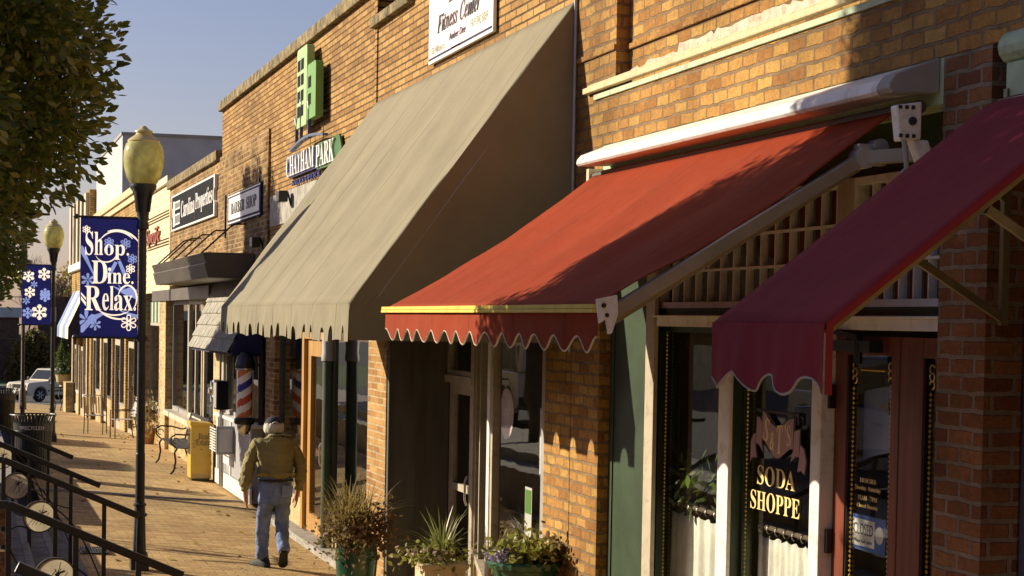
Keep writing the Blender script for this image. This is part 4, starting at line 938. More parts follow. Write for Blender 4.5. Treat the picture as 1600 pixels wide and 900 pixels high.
text('lettering', serif('PARK'), 'pole_white', t, (3.945, 22.28, 4.46), 1.15, .26, depth=.02)
text('lettering', serif('SALES OFFICE'), 'blue_sign', t, (3.97, 24.1, 4.36), 2.0, .065, depth=.02)
t = thing('realty_sign', 'black realty sign board with white notched border and white lettering', 'sign', (3.93, 35, 4.7))
nb = [(31.62, 4.35), (31.62, 4.58), (31.75, 4.62), (31.75, 4.78), (31.62, 4.82), (31.62, 5.03), (38.4, 5.05), (38.4, 4.85), (38.25, 4.8), (38.25, 4.62), (38.4, 4.56), (38.4, 4.36)]
m = MB(); m.prism(nb, 'x', 3.91, 3.965); m.build('border', 'sign_white', t)
m = MB(); cy, cz = 35, 4.7; m.prism([(cy+(a-cy)*.965, cz+(b-cz)*.90) for a, b in nb], 'x', 3.905, 3.9095); m.build('board', 'sign_black', t)
text('lettering', serif('Carolina'), 'sign_white', t, (3.90, 36.55, 4.545), 2.2, .31, depth=.003)
text('lettering', serif('Properties'), 'sign_white', t, (3.90, 34.2, 4.50), 2.35, .37, depth=.003)
boxes('emblem', 'sign_white', t, [(3.90, 3.904, 37.7, 38.0, 4.43, 4.92), (3.90, 3.904, 36.8, 37.65, 4.74, 4.90), (3.90, 3.904, 36.8, 37.65, 4.45, 4.66)])
boxes('joint', 'ink_dark', t, [(3.899, 3.904, 34.30, 34.34, 4.4, 5.0)])
m = MB()
for k in range(7): m.box(3.897, 3.8995, 36.85+k*.115, 36.85+k*.115+.05, 4.77, 4.87); m.box(3.897, 3.8995, 36.85+k*.115, 36.85+k*.115+.05, 4.48, 4.63)
m.build('emblem_lines', 'sign_black', t)
t = thing('barber_sign', 'white BARBER SHOP sign with dark letters in a blue lined frame', 'sign', (3.94, 28.3, 4.35))
boxes('frame', 'navy', t, [(3.925, 3.963, 26.62, 30.0, 4.12, 4.58)]); boxes('board', 'sign_white', t, [(3.92, 3.9245, 26.72, 29.9, 4.19, 4.52)]); boxes('frame_line', 'sign_white', t, [(3.92, 3.9245, 26.64, 29.98, 4.545, 4.565), (3.92, 3.9245, 26.64, 29.98, 4.135, 4.155)])
text('lettering', serif('BARBER'), 'ink_dark', t, (3.918, 29.6, 4.27), 1.45, .17, depth=.003); text('lettering', serif('SHOP'), 'ink_dark', t, (3.918, 27.95, 4.27), 1.0, .17, depth=.003)
t = thing('red_letters', 'red script letters mounted on the cream siding', 'sign', (3.97, 43, 4.4)); text('lettering', serif('Sprife', True), 'red_letter', t, (3.98, 44.5, 4.22), 3.2, .40, depth=.03)
def spot(name, lab, y, z):
    t = thing(name, lab, 'lamp', (3.9, y, z)); m = MB(); m.box(3.80, 3.92, y-.1, y+.12, z-.07, z+.07); m.build('head', 'black_metal', t, bevel=.01); m = MB(); m.tube([(3.86, y, z), (3.93, y, z+.06), (3.98, y, z-.12)], .014, 6); m.build('bracket', 'black_metal', t)
spot('flood_light', 'small black flood light on the wall above the tan awning edge', 24.3, 4.24); spot('flood_light', 'small black flood light behind the flat canopy roof edge', 26.6, 3.74)

# ------------------------------------------------------------------ lamps and banners
def lamp_proto():
    L = thing('street_lamp', 'tall black street lamp with gold globe holding the banner of big white words', 'street lamp', (1.71, 19.57, gz(1.71, 19.57)), 'street lamps along the pavement')
    c = Vector(L.location)
    def P(x, y, z): return (c.x+x, c.y+y, c.z+z)
    m = MB(); m.box(c.x-.09, c.x+.09, c.y-.09, c.y+.09, c.z-.05, c.z+.13); m.lathe([(.088, .13), (.082, .17), (.07, .19)], c, 16); m.build('plinth', 'iron', L, bevel=.008)
    m = MB(); n = 24
    prof = [(.066, .19), (.055, .52), (.052, .535)]
    k = len(m.v)
    for r_, h in prof:
        for j in range(n): a = 2*math.pi*j/n; q = r_*(1-.10*(j % 2)); m.v.append(P(q*math.cos(a), q*math.sin(a), h))
    for i in range(2):
        for j in range(n): m.f.append((i*n+j, i*n+(j+1) % n, (i+1)*n+(j+1) % n, (i+1)*n+j)); m.m.append(0)
    m.lathe([(.05, .53), (.075, .545), (.078, .56), (.055, .58), (.052, .64), (.066, .65), (.066, .665), (.048, .68), (.046, 1.15), (.047, 1.16), (.047, 1.17), (.043, 1.18)], c, 20); m.build('base_shaft', 'iron', L, smooth='auto')
    m = MB(); m.lathe([(.043, 1.175), (.037, 3.42)], c, 20); m.build('pole', 'iron', L, smooth='auto')
    m = MB(); m.lathe([(.038, 3.42), (.06, 3.43), (.06, 3.48), (.05, 3.50), (.058, 3.56), (.075, 3.70), (.105, 3.80), (.128, 3.83), (.132, 3.85), (.132, 3.875), (.11, 3.88)], c, 20)
    for a in range(4):
        q = a*math.pi/2+.785; m.beam(P(.07*math.cos(q), .07*math.sin(q), 3.60), P(.10*math.cos(q), .10*math.sin(q), 3.80), .02, .03)
    m.build('holder', 'iron', L, smooth='auto')
    m = MB(); m.lathe([(.11, 3.872), (.135, 3.885), (.172, 3.95), (.195, 4.05), (.202, 4.13), (.198, 4.20), (.178, 4.27), (.155, 4.295)], c, 32); g = m.build('globe', 'globe_gold', L, smooth='auto')
    m = MB(); m.lathe([(.158, 4.29), (.162, 4.305), (.15, 4.32), (.115, 4.345), (.085, 4.365), (.075, 4.385), (.09, 4.395), (.088, 4.405), (.06, 4.42), (.035, 4.44), (.022, 4.455), (.001, 4.46)], c, 24); m.build('finial', 'globe_cap', g, smooth='auto')
    m = MB()
    for z in (3.535, 2.335):
        m.tube([P(.06, 0, z), P(-.64, 0, z)], .011, 8); m.lathe([(.001, .66), (.02, .655), (.028, .64), (.02, .62), (.01, .615)], P(0, 0, z), 10, 'x')if 0 else m.lathe([(.001, -.028), (.02, -.02), (.028, 0), (.02, .02), (.001, .028)], P(-.655, 0, z), 10)
        m.lathe([(.05, -.03), (.05, .03)], P(0, 0, z), 14)
    m.build('banner_arm', 'iron', L)
    return L
L1 = lamp_proto()
for (x, y, lab) in ((1.70, 39.5, 'black street lamp with gold globe holding the snowflake banner, behind the recycling bin'), (1.62, 57, 'thin distant street lamp pole beyond the snowflake banner, its globe half hidden by leaves')):
    l = copy_tree(L1); l.location = (x, y, gz(x, y)); l['label'] = lab
def flake(L, cx, cz, r, style=0, wd=.16):
    for k in range(6):
        a = math.pi/6+k*math.pi/3; u = np.array([math.cos(a), math.sin(a)]); v = np.array([-math.sin(a), math.cos(a)]); C_ = np.array([cx, cz])
        def q(a0, b0, a1, b1, w_):
            p0 = C_+(u*a0+v*b0)*r; p1 = C_+(u*a1+v*b1)*r; d = (p1-p0)/np.linalg.norm(p1-p0); n_ = np.array([-d[1], d[0]])*w_*r/2; L.append([p0-n_, p1-n_, p1+n_, p0+n_])
        if style == 0:
            q(0, 0, 1, 0, wd)
            for s_ in (-1, 1): q(.45, 0, .75, .28*s_, wd*.8); q(.7, 0, .92, .2*s_, wd*.7)
        elif style == 1:
            pts = [(.12, 0), (.5, .2), (.75, .26), (.95, .15), (1, 0), (.95, -.15), (.75, -.26), (.5, -.2), (.12, 0)]
            for p0, p1 in zip(pts[:-1], pts[1:]): q(p0[0], p0[1], p1[0], p1[1], wd*.7)
        else: L.append([C_+(u*a_+v*b_)*r for a_, b_ in ((.05, 0), (.35, -.14), (.8, -.22), (1, 0), (.8, .22), (.35, .14))])
def arc(L, cx, cz, rx, rz, a0, a1, w0, w1, n=24):
    o, i = [], []
    for k in range(n+1):
        t = k/n; a = a0+(a1-a0)*t; w_ = (w0+(w1-w0)*t)*math.sin(math.pi*min(.97, max(.03, t)))**.5; c_, s_ = math.cos(a), math.sin(a)
        o.append((cx+(rx+w_)*c_, cz+(rz+w_)*s_)); i.append((cx+(rx-w_)*c_, cz+(rz-w_)*s_))
    for k in range(n): L.append([o[k], o[k+1], i[k+1], i[k]])
from mathutils.geometry import delaunay_2d_cdt
def sgn(a, b, c): return (a[:, 0]-c[:, 0])*(b[:, 1]-c[:, 1])-(b[:, 0]-c[:, 0])*(a[:, 1]-c[:, 1])
def inside(q, T):
    qq = np.tile(q, (len(T), 1)); d1, d2, d3 = sgn(qq, T[:, 0], T[:, 1]), sgn(qq, T[:, 1], T[:, 2]), sgn(qq, T[:, 2], T[:, 0])
    return (((d1 >= 0) & (d2 >= 0) & (d3 >= 0)) | ((d1 <= 0) & (d2 <= 0) & (d3 <= 0))).any()
def printed_cloth(root, x0, x1, y, z0, z1, white, blue, words):
    """one sheet of cloth divided into navy, white and blue areas"""
    pv = [Vector(p) for p in ((x0, z0), (x1, z0), (x1, z1), (x0, z1))]; pe = [(0, 1), (1, 2), (2, 3), (3, 0)]; TW, TB, TL = [], [], []
    for L, T in ((white, TW), (blue, TB)):
        for p in L:
            p = [(min(x1-1e-4, max(x0+1e-4, float(a))), float(b_)) for a, b_ in p]; k = len(pv); n_ = len(p); pv += [Vector(a) for a in p]; pe += [(k+i, k+(i+1) % n_) for i in range(n_)]; T += [[p[0], p[i], p[i+1]] for i in range(1, n_-1)]
    for s_, ox_, oz_, wd, ht in words:
        co, fs, ed = text_loops(serif(s_), (ox_, oz_), wd, ht); k = len(pv); pv += [Vector(p) for p in co]; pe += [(i+k, j+k) for i, j in ed]; TL += [[co[f[0]], co[f[i]], co[f[i+1]]] for f in fs for i in range(1, len(f)-1)]
    ov, oe, of, _, _, _ = delaunay_2d_cdt(pv, pe, [], 0, 1e-6)
    A_ = {n_: np.array(T, float) if len(T) else None for n_, T in (('l', TL), ('w', TW), ('b', TB))}; out = {'l': [], 'w': [], 'b': [], 'n': []}
    for f in of:
        c_ = np.mean([ov[i] for i in f], axis=0); key = 'n'
        for n_ in 'lwb':
            if A_[n_] is not None and inside(c_, A_[n_]): key = n_; break
        if x0 <= c_[0] <= x1 and z0 <= c_[1] <= z1: out[key].append(tuple(f))
    def pt(p): return (p.x, y+.006*math.sin((p.x-x0)*9+(p.y-z0)*4), p.y)
    for key, nm, mt in (('n', 'cloth', 'banner_navy'), ('w', 'white_print', 'banner_white'), ('b', 'blue_print', 'banner_blue'), ('l', 'lettering', 'banner_white')):
        if not out[key]: continue
        used = sorted({i for f in out[key] for i in f}); mp = {v_: i for i, v_ in enumerate(used)}
        m = MB(); m.add([pt(ov[i]) for i in used], [tuple(mp[i] for i in f) for f in out[key]]); m.build(nm, mt, root, recalc=False)
bx, by, bz0, bz1, bw = 1.665, 19.57, gz(1.71, 19.57)+2.33, gz(1.71, 19.57)+3.545, .565
B1 = thing('street_banner', 'navy banner reading Shop. Dine. Relax. with swirls and snowflakes', 'banner', (bx-bw/2, by, bz0))
def b1(px, py):  # drawing coordinates of the banner -> its plane
    return (bx-bw+(px-73)/(440-73)*bw, bz0+(835-py)/(835-45)*(bz1-bz0))
WH, BL = [], []
for p in ([(78,235),(95,250),(150,390),(190,470),(180,475),(130,380),(78,290)], [(270,490),(345,520),(435,515),(435,580),(345,545)], [(80,760),(150,690),(210,670),(230,680),(150,735),(95,800),(80,800)], [(330,655),(440,680),(440,705),(350,672)], [(235,445),(290,335),(310,345),(262,440)], [(310,335),(330,330),(375,430),(345,425)]): BL.append([b1(*q) for q in p])
for cx, cz, r in ((255,215,30), (360,220,32), (405,318,30)): flake(BL, *b1(cx, cz), r*.00155, 1, .3)
for cx, cz, r in ((122,460,46), (115,715,60), (172,748,40)): flake(BL, *b1(cx, cz), r*.00155, 2)
def warc(cx, cy, rx, ry, a0, a1, w0, w1): arc(WH, *b1(cx, cy), rx*.00154, ry*.00154, a0, a1, w0*.00154, w1*.00154)
warc(305, 290, 135, 150, 2.6, .75, 4, 7); warc(300, 290, 170, 155, 1.9, .55, 8, 8); warc(235, 280, 68, 62, 3.5, 6.1, 3, 5); warc(375, 575, 60, 85, 3.3, -.9, 4, 7); warc(290, 560, 150, 125, 3.9, 5.4, 6, 4); warc(330, 520, 190, 190, 3.95, 5.0, 7, 5)
for p in ([(80,540),(112,575),(112,592),(80,556)], [(80,565),(112,605),(112,630),(80,588)]): WH.append([b1(*q) for q in p])
flake(WH, *b1(385, 733), .078, 1, .2); flake(WH, *b1(393, 382), .045, 1, .28); flake(WH, *b1(110, 135), .038, 1, .3)
printed_cloth(B1, bx-bw, bx, by, bz0, bz1, WH, BL, [(s_, *b1(px, py), wp/367*bw, hp/790*(bz1-bz0)) for s_, px, py, wp, hp in (('Sh', 104, 300, 112, 155), ('op.', 225, 325, 158, 98), ('D', 146, 482, 100, 148), ('ine.', 245, 482, 168, 105), ('R', 104, 656, 105, 158), ('el', 215, 656, 72, 158), ('ax.', 290, 656, 140, 102))])
bx2, by2 = 1.655, 39.5; z2 = gz(1.7, 39.5)
B2_ = thing('street_banner', 'navy banner covered in white and blue snowflakes on the second lamp', 'banner', (bx2-bw/2, by2, z2+2.33))
def b2(px, py): return (bx2-bw+(px-52)/(210-52)*bw, z2+2.33+(410-py)/(410-85)*1.215)
WH, BL = [], []
for px, py, r in ((87,148,33), (172,137,34), (95,235,30), (148,340,42)): flake(WH, *b2(px, py), r*.0037, 0, .19)
for px, py, r, s in ((178,255,30,0), (118,192,20,2), (85,345,30,0), (76,280,22,2), (178,240,28,0)): flake(BL, *b2(px, py), r*.0037, s, .22)
printed_cloth(B2_, bx2-bw, bx2, by2, z2+2.33, z2+3.545, WH, BL, [])
t = thing('iron_post', 'tall grey iron post with two flared capitals beyond the lamps', 'post', (2.13, 75, base(75)))
m = MB(); m.lathe([(.15, 0), (.13, .8), (.07, 1.0), (.07, 5.0), (.2, 5.5), (.33, 5.65), (.33, 5.75), (.14, 5.8), (.12, 7.1), (.18, 7.3), (.22, 7.35), (.22, 7.75), (.1, 7.8), (.12, 8.2), (.001, 8.3)], (2.13, 75, base(75)), 14); m.build('shaft', 'bronze', t, smooth='auto')

# ------------------------------------------------------------------ handrails
def rail_proto(y, xe, ze, lab, shift=0.0):
    t = thing('handrail', lab, 'handrail', (xe, y, 0), 'black handrails down the stone steps'); sl = .43
    def rz(x): return ze+(xe-x)*sl
    xl = .27
    m = MB(); m.beam((xl, y, rz(xl)), (xe, y, ze), .042, .052); m.beam((-.5, y, rz(xl)), (xl+.004, y, rz(xl)), .042, .05); m.build('rail', 'black_metal', t, bevel=.006)
    for x in (xe-.28, xe-.67, xl):
        m = MB(); gzx = .168 if x > 1.15 else (.75-.1455*(int((x-.05)/.275)+1)+.02 if x > .05 else .75)
        m.box(x-.017, x+.017, y-.017, y+.017, gzx-.02, rz(x)-.02); m.build('post', 'black_metal', t)
    m = MB(); p1, p2 = xe-.67, xl
    cx, cz = (p1+p2)/2+.08, rz((p1+p2)/2+.08)-.34
    for (xa, za, xb, zb, b) in ((p2, rz(p2)-.25, cx-.1, cz+.02, -.08), (cx+.12, cz+.02, p1, rz(p1)-.30, -.05), (p2, rz(p2)-.62, cx-.08, cz-.1, .05), (p1, rz(p1)-.22, xe-.28, rz(xe-.28)-.70, .11), (p1, rz(p1)-.28, xe-.28, rz(xe-.28)-.34, -.05)):
        m.tube([(xa+(xb-xa)*k/8, y, za+(zb-za)*k/8+b*math.sin(math.pi*k/8)) for k in range(9)], .007, 6)
    m.build('scroll', 'black_metal', t)
    m = MB(); m.lathe([(.001, 0), (.125, 0)], (cx, y, cz), 32, 'y', close=False); md = m.build('medallion', 'medallion', t)
    m = MB(); m.lathe([(.121, -.011), (.131, -.011), (.131, .011), (.121, .011), (.121, -.011)], (cx, y, cz), 32, 'y', close=False); m.build('rim', 'bronze', md)
    m = MB(); rr = random.Random(int(y*10))
    for k in range(6):
        a = rr.uniform(-2.6, -.5); x0, z0 = cx-.09+.03*k, cz-.07
        pts = [(x0+.10*j/5*math.cos(a+2.2+j*.08), y-.010, z0+.12*j/5*abs(math.sin(a))+.01*j) for j in range(6)]
        pts = [p for p in pts if math.hypot(p[0]-cx, p[2]-cz) < .115]
        if len(pts) > 2: m.tube(pts, .0022, 4)
    m.lathe([(.001, -.018), (.010, 0), (.001, .03)], (cx+.02, y-.010, cz+.02), 6); m.beam((cx+.0, y-.010, cz+.02), (cx+.06, y-.010, cz+.045), .002, .012)
    m.build('engraving', 'ink_dark', md)
    return t
R_ = rail_proto(12.3, 1.35, 1.045, 'thick black handrail crossing in front of the lamp base and all other rails')
for y, xe, ze, lab in ((16.0, 1.39, 1.05, 'black handrail whose lower end meets the lamp pole'), (19.1, 1.285, 1.03, 'black handrail ending in mid air between the lamp pole and litter bin'), (22.6, 1.21, 1.05, 'short black handrail passing right in front of the litter bin')):
    r_ = copy_tree(R_); r_.location = (xe, y, ze-1.045); r_['label'] = lab
t = thing('rail_end', 'short square ended black rail catching light near the round medallion', 'handrail', (.3, 9, 1.2))
m = MB(); m.beam((.235, 9.0, 1.545), (.75, 9.0, 1.30), .045, .055); m.build('rail', 'black_metal', t, bevel=.006); m = MB(); m.box(.40, .435, 8.98, 9.02, .5, 1.45); m.build('post', 'black_metal', t)
t = thing('rock_pier', 'rough brown stone pier behind the railing posts on the steps', 'pier', (.2, 15, .7))
m = MB(); rr = random.Random(4)
for k in range(40): m.lathe([(.001, -.06), (.07, -.04), (.09, 0), (.06, .05), (.001, .06)], (.16+rr.uniform(-.16, .12), 15+rr.uniform(-.15, .15), .55+.75*rr.random()), 7)
m.build('stones', 'rock_brown', t)
t = thing('drain_grate', 'small iron drain grate set in the pavement by the steps', 'grate', (1.3, 20.9, .17))
m = MB(); m.box(1.2, 1.5, 20.7, 20.74, .165, .178); m.box(1.2, 1.5, 21.2, 21.24, .165, .178)
for k in range(12): m.box(1.2+k*.026, 1.212+k*.026, 20.74, 21.2, .165, .178)
m.build('bars', 'iron', t)

# ------------------------------------------------------------------ bins, bench, chairs, boxes
def bin_proto():
    t = thing('litter_bin', 'round slatted dark litter bin lettered RECYCLE beside the pavement', 'litter bin', (1.03, 30.6, .17), 'slatted street bins'); c = Vector(t.location)
    m = MB()
    for k in range(36):
        a = 2*math.pi*k/36; u = Vector((math.cos(a), math.sin(a), 0))
        for p0, p1 in (((.25, .02), (.285, .74)), ((.285, .74), (.30, .86)), ((.30, .86), (.345, .96))):
            tang = Vector((-u.y, u.x, 0)); m.beam(c+u*p0[0]+Vector((0, 0, p0[1])), c+u*p1[0]+Vector((0, 0, p1[1])), .006, .030, tang)
    m.build('slat', 'iron', t)
    m = MB()
    for r_, z in ((.25, .05), (.283, .72), (.345, .965)):
        m = MB(); m.tube([(c.x+r_*math.cos(a*math.pi/14), c.y+r_*math.sin(a*math.pi/14), c.z+z) for a in range(29)], .012, 6, caps=False); m.build('band', 'iron', t)
    m = MB(); m.lathe([(.293, .72), (.30, .84)], c, 30, close=False); m.build('letter_band', 'iron', t)
    m = MB(); m.lathe([(.22, .03), (.235, .80), (.215, .80), (.20, .03)], c, 24); m.build('liner', 'black_metal', t); return t
Bn = bin_proto()
b = copy_tree(Bn); b.location = (.84, 45.3, gz(.84, 45.3)); b['label'] = 'slatted litter bin without lettering, beyond the lettered bin'
lt = []
for k, ch in enumerate('RECYCLE'):
    a = -math.pi/2-.1+(k-3)*.13; u = Vector((math.cos(a), math.sin(a), 0)); p = Vector((1.03, 30.6, .17+.745))+u*.305
    text('lettering', ch, 'sign_white', Bn, (p.x-.016, p.y, p.z), .032, .055, '-y', .002)
m = MB()
for a in (-math.pi/2-.1-.55, -math.pi/2-.1+.55):
    m.lathe([(.014, -.002), (.024, -.002), (.024, .002), (.014, .002), (.014, -.002)], (1.03+.306*math.cos(a), 30.6+.306*math.sin(a), .17+.772), 12, 'y', close=False)
m.build('symbol', 'sign_white', Bn)
t = thing('bench', 'black iron park bench with curled arms standing by the shop wall', 'bench', (3.67, 33.5, .03)); c = (0, 0, .03)
m = MB()
for k in range(6): m.box(3.43+k*.075, 3.43+k*.075+.06, 32.5, 35.2, .46+.004*abs(k-3), .475+.004*abs(k-3))
m.build('seat', 'iron', t)
m = MB()
for k in range(5): xb = 3.89+k*.022; m.box(xb, xb+.014, 32.5, 35.2, .54+k*.09, .60+k*.09)
m.build('backrest', 'iron', t)
for yv in (32.55, 35.15):
    m = MB(); m.tube([(3.45, yv, .47), (3.41, yv, .40), (3.43, yv, .25), (3.40, yv, .10), (3.34, yv, .03)], .018, 6); m.tube([(3.85, yv, .47), (3.87, yv, .3), (3.93, yv, .12), (4.00, yv, .03)], .018, 6); m.build('leg', 'iron', t)
    m = MB(); m.tube([(3.43, yv, .48), (3.35, yv, .56), (3.35, yv, .66), (3.43, yv, .71), (3.62, yv, .70), (3.82, yv, .65), (3.93, yv, .68)], .015, 6); m.tube([(3.87, yv, .46), (3.93, yv, .75), (4.00, yv, 1.0)], .016, 6); m.tube([(3.43+.05*math.cos(a*.6), yv, .60+.05*math.sin(a*.6)) for a in range(9)], .009, 5); m.build('arm', 'iron', t)
t = thing('news_box', 'yellow magazine dispenser box standing beside the bench', 'news box', (3.71, 31.7, .02))
m = MB(); m.box(3.55, 3.88, 31.4, 31.9, .06, .92); m.prism([(3.535, .92), (3.895, .92), (3.895, .96), (3.535, .99)], 'y', 31.38, 31.92); m.build('cabinet', 'yellow_box', t, bevel=.01)
boxes('base', 'black_metal', t, [(3.57, 3.86, 31.42, 31.88, .02, .06)])
boxes('side_window', 'dark_glass', t, [(3.544, 3.5495, 31.45, 31.85, .45, .85)]); boxes('handle', 'aluminium', t, [(3.52, 3.5495, 31.5, 31.8, .86, .885)])
boxes('kick_plate', 'wood_pale', t, [(3.56, 3.87, 31.392, 31.3995, .07, .13)])
text('lettering', serif('Real'), 'room_tan', t, (3.67, 31.398, .70), .18, .10, '-y', .003); text('lettering', serif('Estate'), 'room_tan', t, (3.635, 31.398, .60), .225, .10, '-y', .003)
m = MB()
for xq, zq in ((3.58, .62), (3.58, .57), (3.60, .67), (3.70, .53)): m.box(xq, xq+.045, 31.396, 31.3995, zq, zq+.012)
m.build('small_print', 'room_tan', t)
t = thing('air_conditioner', 'white window air conditioner sticking out of the clapboard wall', 'air conditioner', (3.8, 29.4, .75))
m = MB(); m.box(3.66, 3.93, 29.0, 29.05, .62, 1.05); m.build('casing', 'clapboard', t, bevel=.01)
m = MB()
for k in range(9): m.box(3.652, 3.66, 29.05, 29.75, .66+k*.041, .68+k*.041)
m.build('grille', 'white', t); boxes('vent_panel', 'grey_stucco', t, [(3.69, 3.9, 28.99, 28.9995, .66, 1.01)]); boxes('bracket', 'white', t, [(3.86, 3.93, 29.05, 29.75, .45, .615)])
t = thing('barber_pole', 'barber pole with red, white and blue stripes under a black dome', 'barber pole', (3.74, 26.6, 1.3))
c = (3.74, 26.6, 0); m = MB(); n = 24; nz = 40
mats = ['pole_white', 'pole_red', 'pole_white', 'pole_blue', 'pole_white', 'pole_orange']
for i in range(nz):
    for j in range(n):
        a0, a1 = 2*math.pi*j/n, 2*math.pi*(j+1)/n; za, zb = 1.30+.70*i/nz, 1.30+.70*(i+1)/nz
        ph = ((za-1.30)/.70*1.12-(j/n)*.62+.30) % 1; m.cur = int(ph*6) % 6
        m.add([(c[0]+.105*math.cos(a0), c[1]+.105*math.sin(a0), za), (c[0]+.105*math.cos(a1), c[1]+.105*math.sin(a1), za), (c[0]+.105*math.cos(a1), c[1]+.105*math.sin(a1), zb), (c[0]+.105*math.cos(a0), c[1]+.105*math.sin(a0), zb)], [(0, 1, 2, 3)])
m.build('striped_cylinder', mats, t)
m = MB(); m.lathe([(.115, 1.99), (.135, 2.0), (.138, 2.05), (.125, 2.08), (.12, 2.11), (.10, 2.17), (.05, 2.22), (.001, 2.235)], c, 20); m.build('dome', 'black_metal', t, smooth='auto')
m = MB(); m.lathe([(.12, 1.965), (.135, 1.97), (.135, 1.995), (.12, 1.998)], c, 20); m.lathe([(.001, 1.06), (.05, 1.08), (.09, 1.14), (.10, 1.20), (.10, 1.22)], c, 20); m.build('collar', 'chrome', t, smooth='auto')
m = MB(); m.lathe([(.125, 1.215), (.14, 1.24), (.14, 1.29), (.12, 1.31)], c, 20); m.beam((3.74, 26.6, 1.27), (4.02, 26.6, 1.27), .05, .06); m.beam((3.74, 26.6, 2.04), (4.02, 26.6, 2.04), .05, .05); m.build('bracket', 'black_metal', t, smooth='auto')
m = MB()
for a in (2.6, 5.7): m.tube([(c[0]+.125*math.cos(a), c[1]+.125*math.sin(a), 1.28), (c[0]+.125*math.cos(a), c[1]+.125*math.sin(a), 2.0)], .008, 6)
m.build('side_rod', 'chrome', t)
def chair(loc, rz, lab):
    t = thing('patio_chair', lab, 'chair', (0, 0, 0), 'iron patio chairs outside the shops')
    m = MB(); m.tube([(-.22, -.25, 0), (-.22, -.25, .64), (-.22, .2, .66)], .013, 6); m.build('leg', 'iron', t)
    m = MB(); m.tube([(.22, -.25, 0), (.22, -.25, .64), (.22, .2, .66)], .013, 6); m.build('leg', 'iron', t)
    for s_ in (-.22, .22): m = MB(); m.tube([(s_, .28, 0), (s_, .2, .44), (s_, .33, .92)], .013, 6); m.build('leg', 'iron', t)
    m = MB()
    for k in range(7): m.box(-.22, .22, -.25+k*.068, -.25+k*.068+.045, .44, .452)
    m.build('seat', 'aluminium', t)
    m = MB()
    for k in range(7): m.beam((-.19+k*.063, .215, .5), (-.19+k*.063, .33, .9), .035, .01, (0, 1, 0))
    m.tube([(-.22, .33, .92), (0, .35, .95), (.22, .33, .92)], .013, 6); m.build('backrest', 'aluminium', t)
    t.location = loc; t.rotation_euler = (0, 0, rz); return t
chair((3.45, 43.8, gz(3.4, 44)), -1.4, 'nearer iron patio chair with slatted seat turned away from the wall')
chair((3.0, 46.5, gz(3, 46.5)), 2.9, 'farther iron patio chair beside the pavement with its back to the street')
t = thing('flower_tub', 'dark shrub in a low tub against the wall by the street lamp pole', 'plant', (3.75, 42, 0)); m = MB(); m.lathe([(.15, -.05), (.2, .3), (.2, .32)], (3.72, 41.2, 0), 14); m.build('tub', 'terracotta', t)
P = np.random.normal(0, 1, (260, 3))*[.12, .35, .2]+[3.72, 41.2, .6]; leaves('leaf', 'leaf_brownish', t, P, P-np.array([3.72, 41.2, .3]), .13, .5)
t = thing('plant_table', 'small dark table with curved legs in front of the corner building', 'table', (3.75, 77, base(77))); zb = base(77)
m = MB(); m.box(3.3, 4.15, 76.6, 77.6, zb+.92, zb+.98); m.build('table_top', 'iron', t)
for x in (3.38, 3.6, 3.85, 4.08): m = MB(); m.tube([(x, 76.8, zb), (x+.06, 76.8, zb+.3), (x-.05, 76.8, zb+.6), (x, 76.8, zb+.92)], .025, 5); m.build('leg', 'iron', t)
t = thing('topiary', 'cone shaped evergreen topiary in a pale urn on the small table', 'plant', (3.72, 77, zb+.98)); m = MB(); m.lathe([(.16, .98), (.12, 1.03), (.25, 1.15), (.30, 1.42), (.33, 1.45)], (3.72, 77, zb), 16); m.build('urn', 'mold_cream', t)
P = []
for k in range(900): h = random.random(); a = random.uniform(0, 6.28); r_ = .30*math.sin(math.pi*(.15+.85*h))**.8*(1-.5*h); P.append((3.72+r_*math.cos(a), 77+r_*math.sin(a), zb+1.42+h*1.35))
P = np.array(P); leaves('foliage', 'leaf_evergreen', t, P, P-np.array([3.72, 77, zb+1.8]), .14, .5)
t = thing('garden_hose', 'pale hose lying across the brick pavement behind the walking man', 'hose', (2.5, 28, .1))
m = MB(); m.tube([(.9+.2*k, 28.15+.10*math.sin(k*.5)-.03*k, gz(.9+.2*k, 28)+.02) for k in range(16)], .018, 6); m.build('hose', 'clapboard', t)

# ------------------------------------------------------------------ planters by the shop fronts
t = thing('dry_planter', 'tall green glazed pot of dried grass and brown leaves by the brick pier', 'plant pot', (3.56, 17.7, 0)); c = (3.56, 17.7, .02)
m = MB(); m.lathe([(.14, 0), (.15, .03), (.185, .25), (.20, .45), (.19, .56), (.20, .60), (.205, .62), (.18, .62), (.17, .52)], c, 28); m.build('pot', 'pot_green', t, smooth='auto')
blades('dry_grass', 'leaf_dry', t, (3.52, 17.65, .62), 420, .62, .011, .75, .9, (-.12, 0, 0), .14)
P = np.random.normal(0, 1, (1500, 3))*[.14, .16, .12]+[3.50, 17.6, .72]; P = np.concatenate([P, np.random.normal(0, 1, (300, 3))*[.06, .07, .12]+[3.76, 17.5, .74]]); leaves('leaf', 'leaf_brownish', t, P, P-np.array([3.55, 17.7, .55]), .05, .6, .6)
t = thing('spike_planter', 'square cream pot with a spiky dracaena and pansies', 'plant pot', (3.68, 14.9, 0))
m = MB(); m.box(3.51, 3.85, 14.72, 15.06, .0, .73); m.box(3.49, 3.87, 14.70, 15.08, .73, .77); m.box(3.53, 3.83, 14.68, 14.695, .1, .62) ; m.build('pot', 'pot_cream', t, bevel=.008)
blades('spikes', 'leaf_spike', t, (3.70, 14.9, .78), 85, .42, .02, 1.1, .75, (0, 0, 0), .02)
P = np.random.normal(0, 1, (420, 3))*[.12, .10, .045]+[3.62, 14.85, .82]; leaves('leaf', 'leaf_yellow', t, P, P-np.array([3.66, 14.9, .7]), .05, .6, .6)
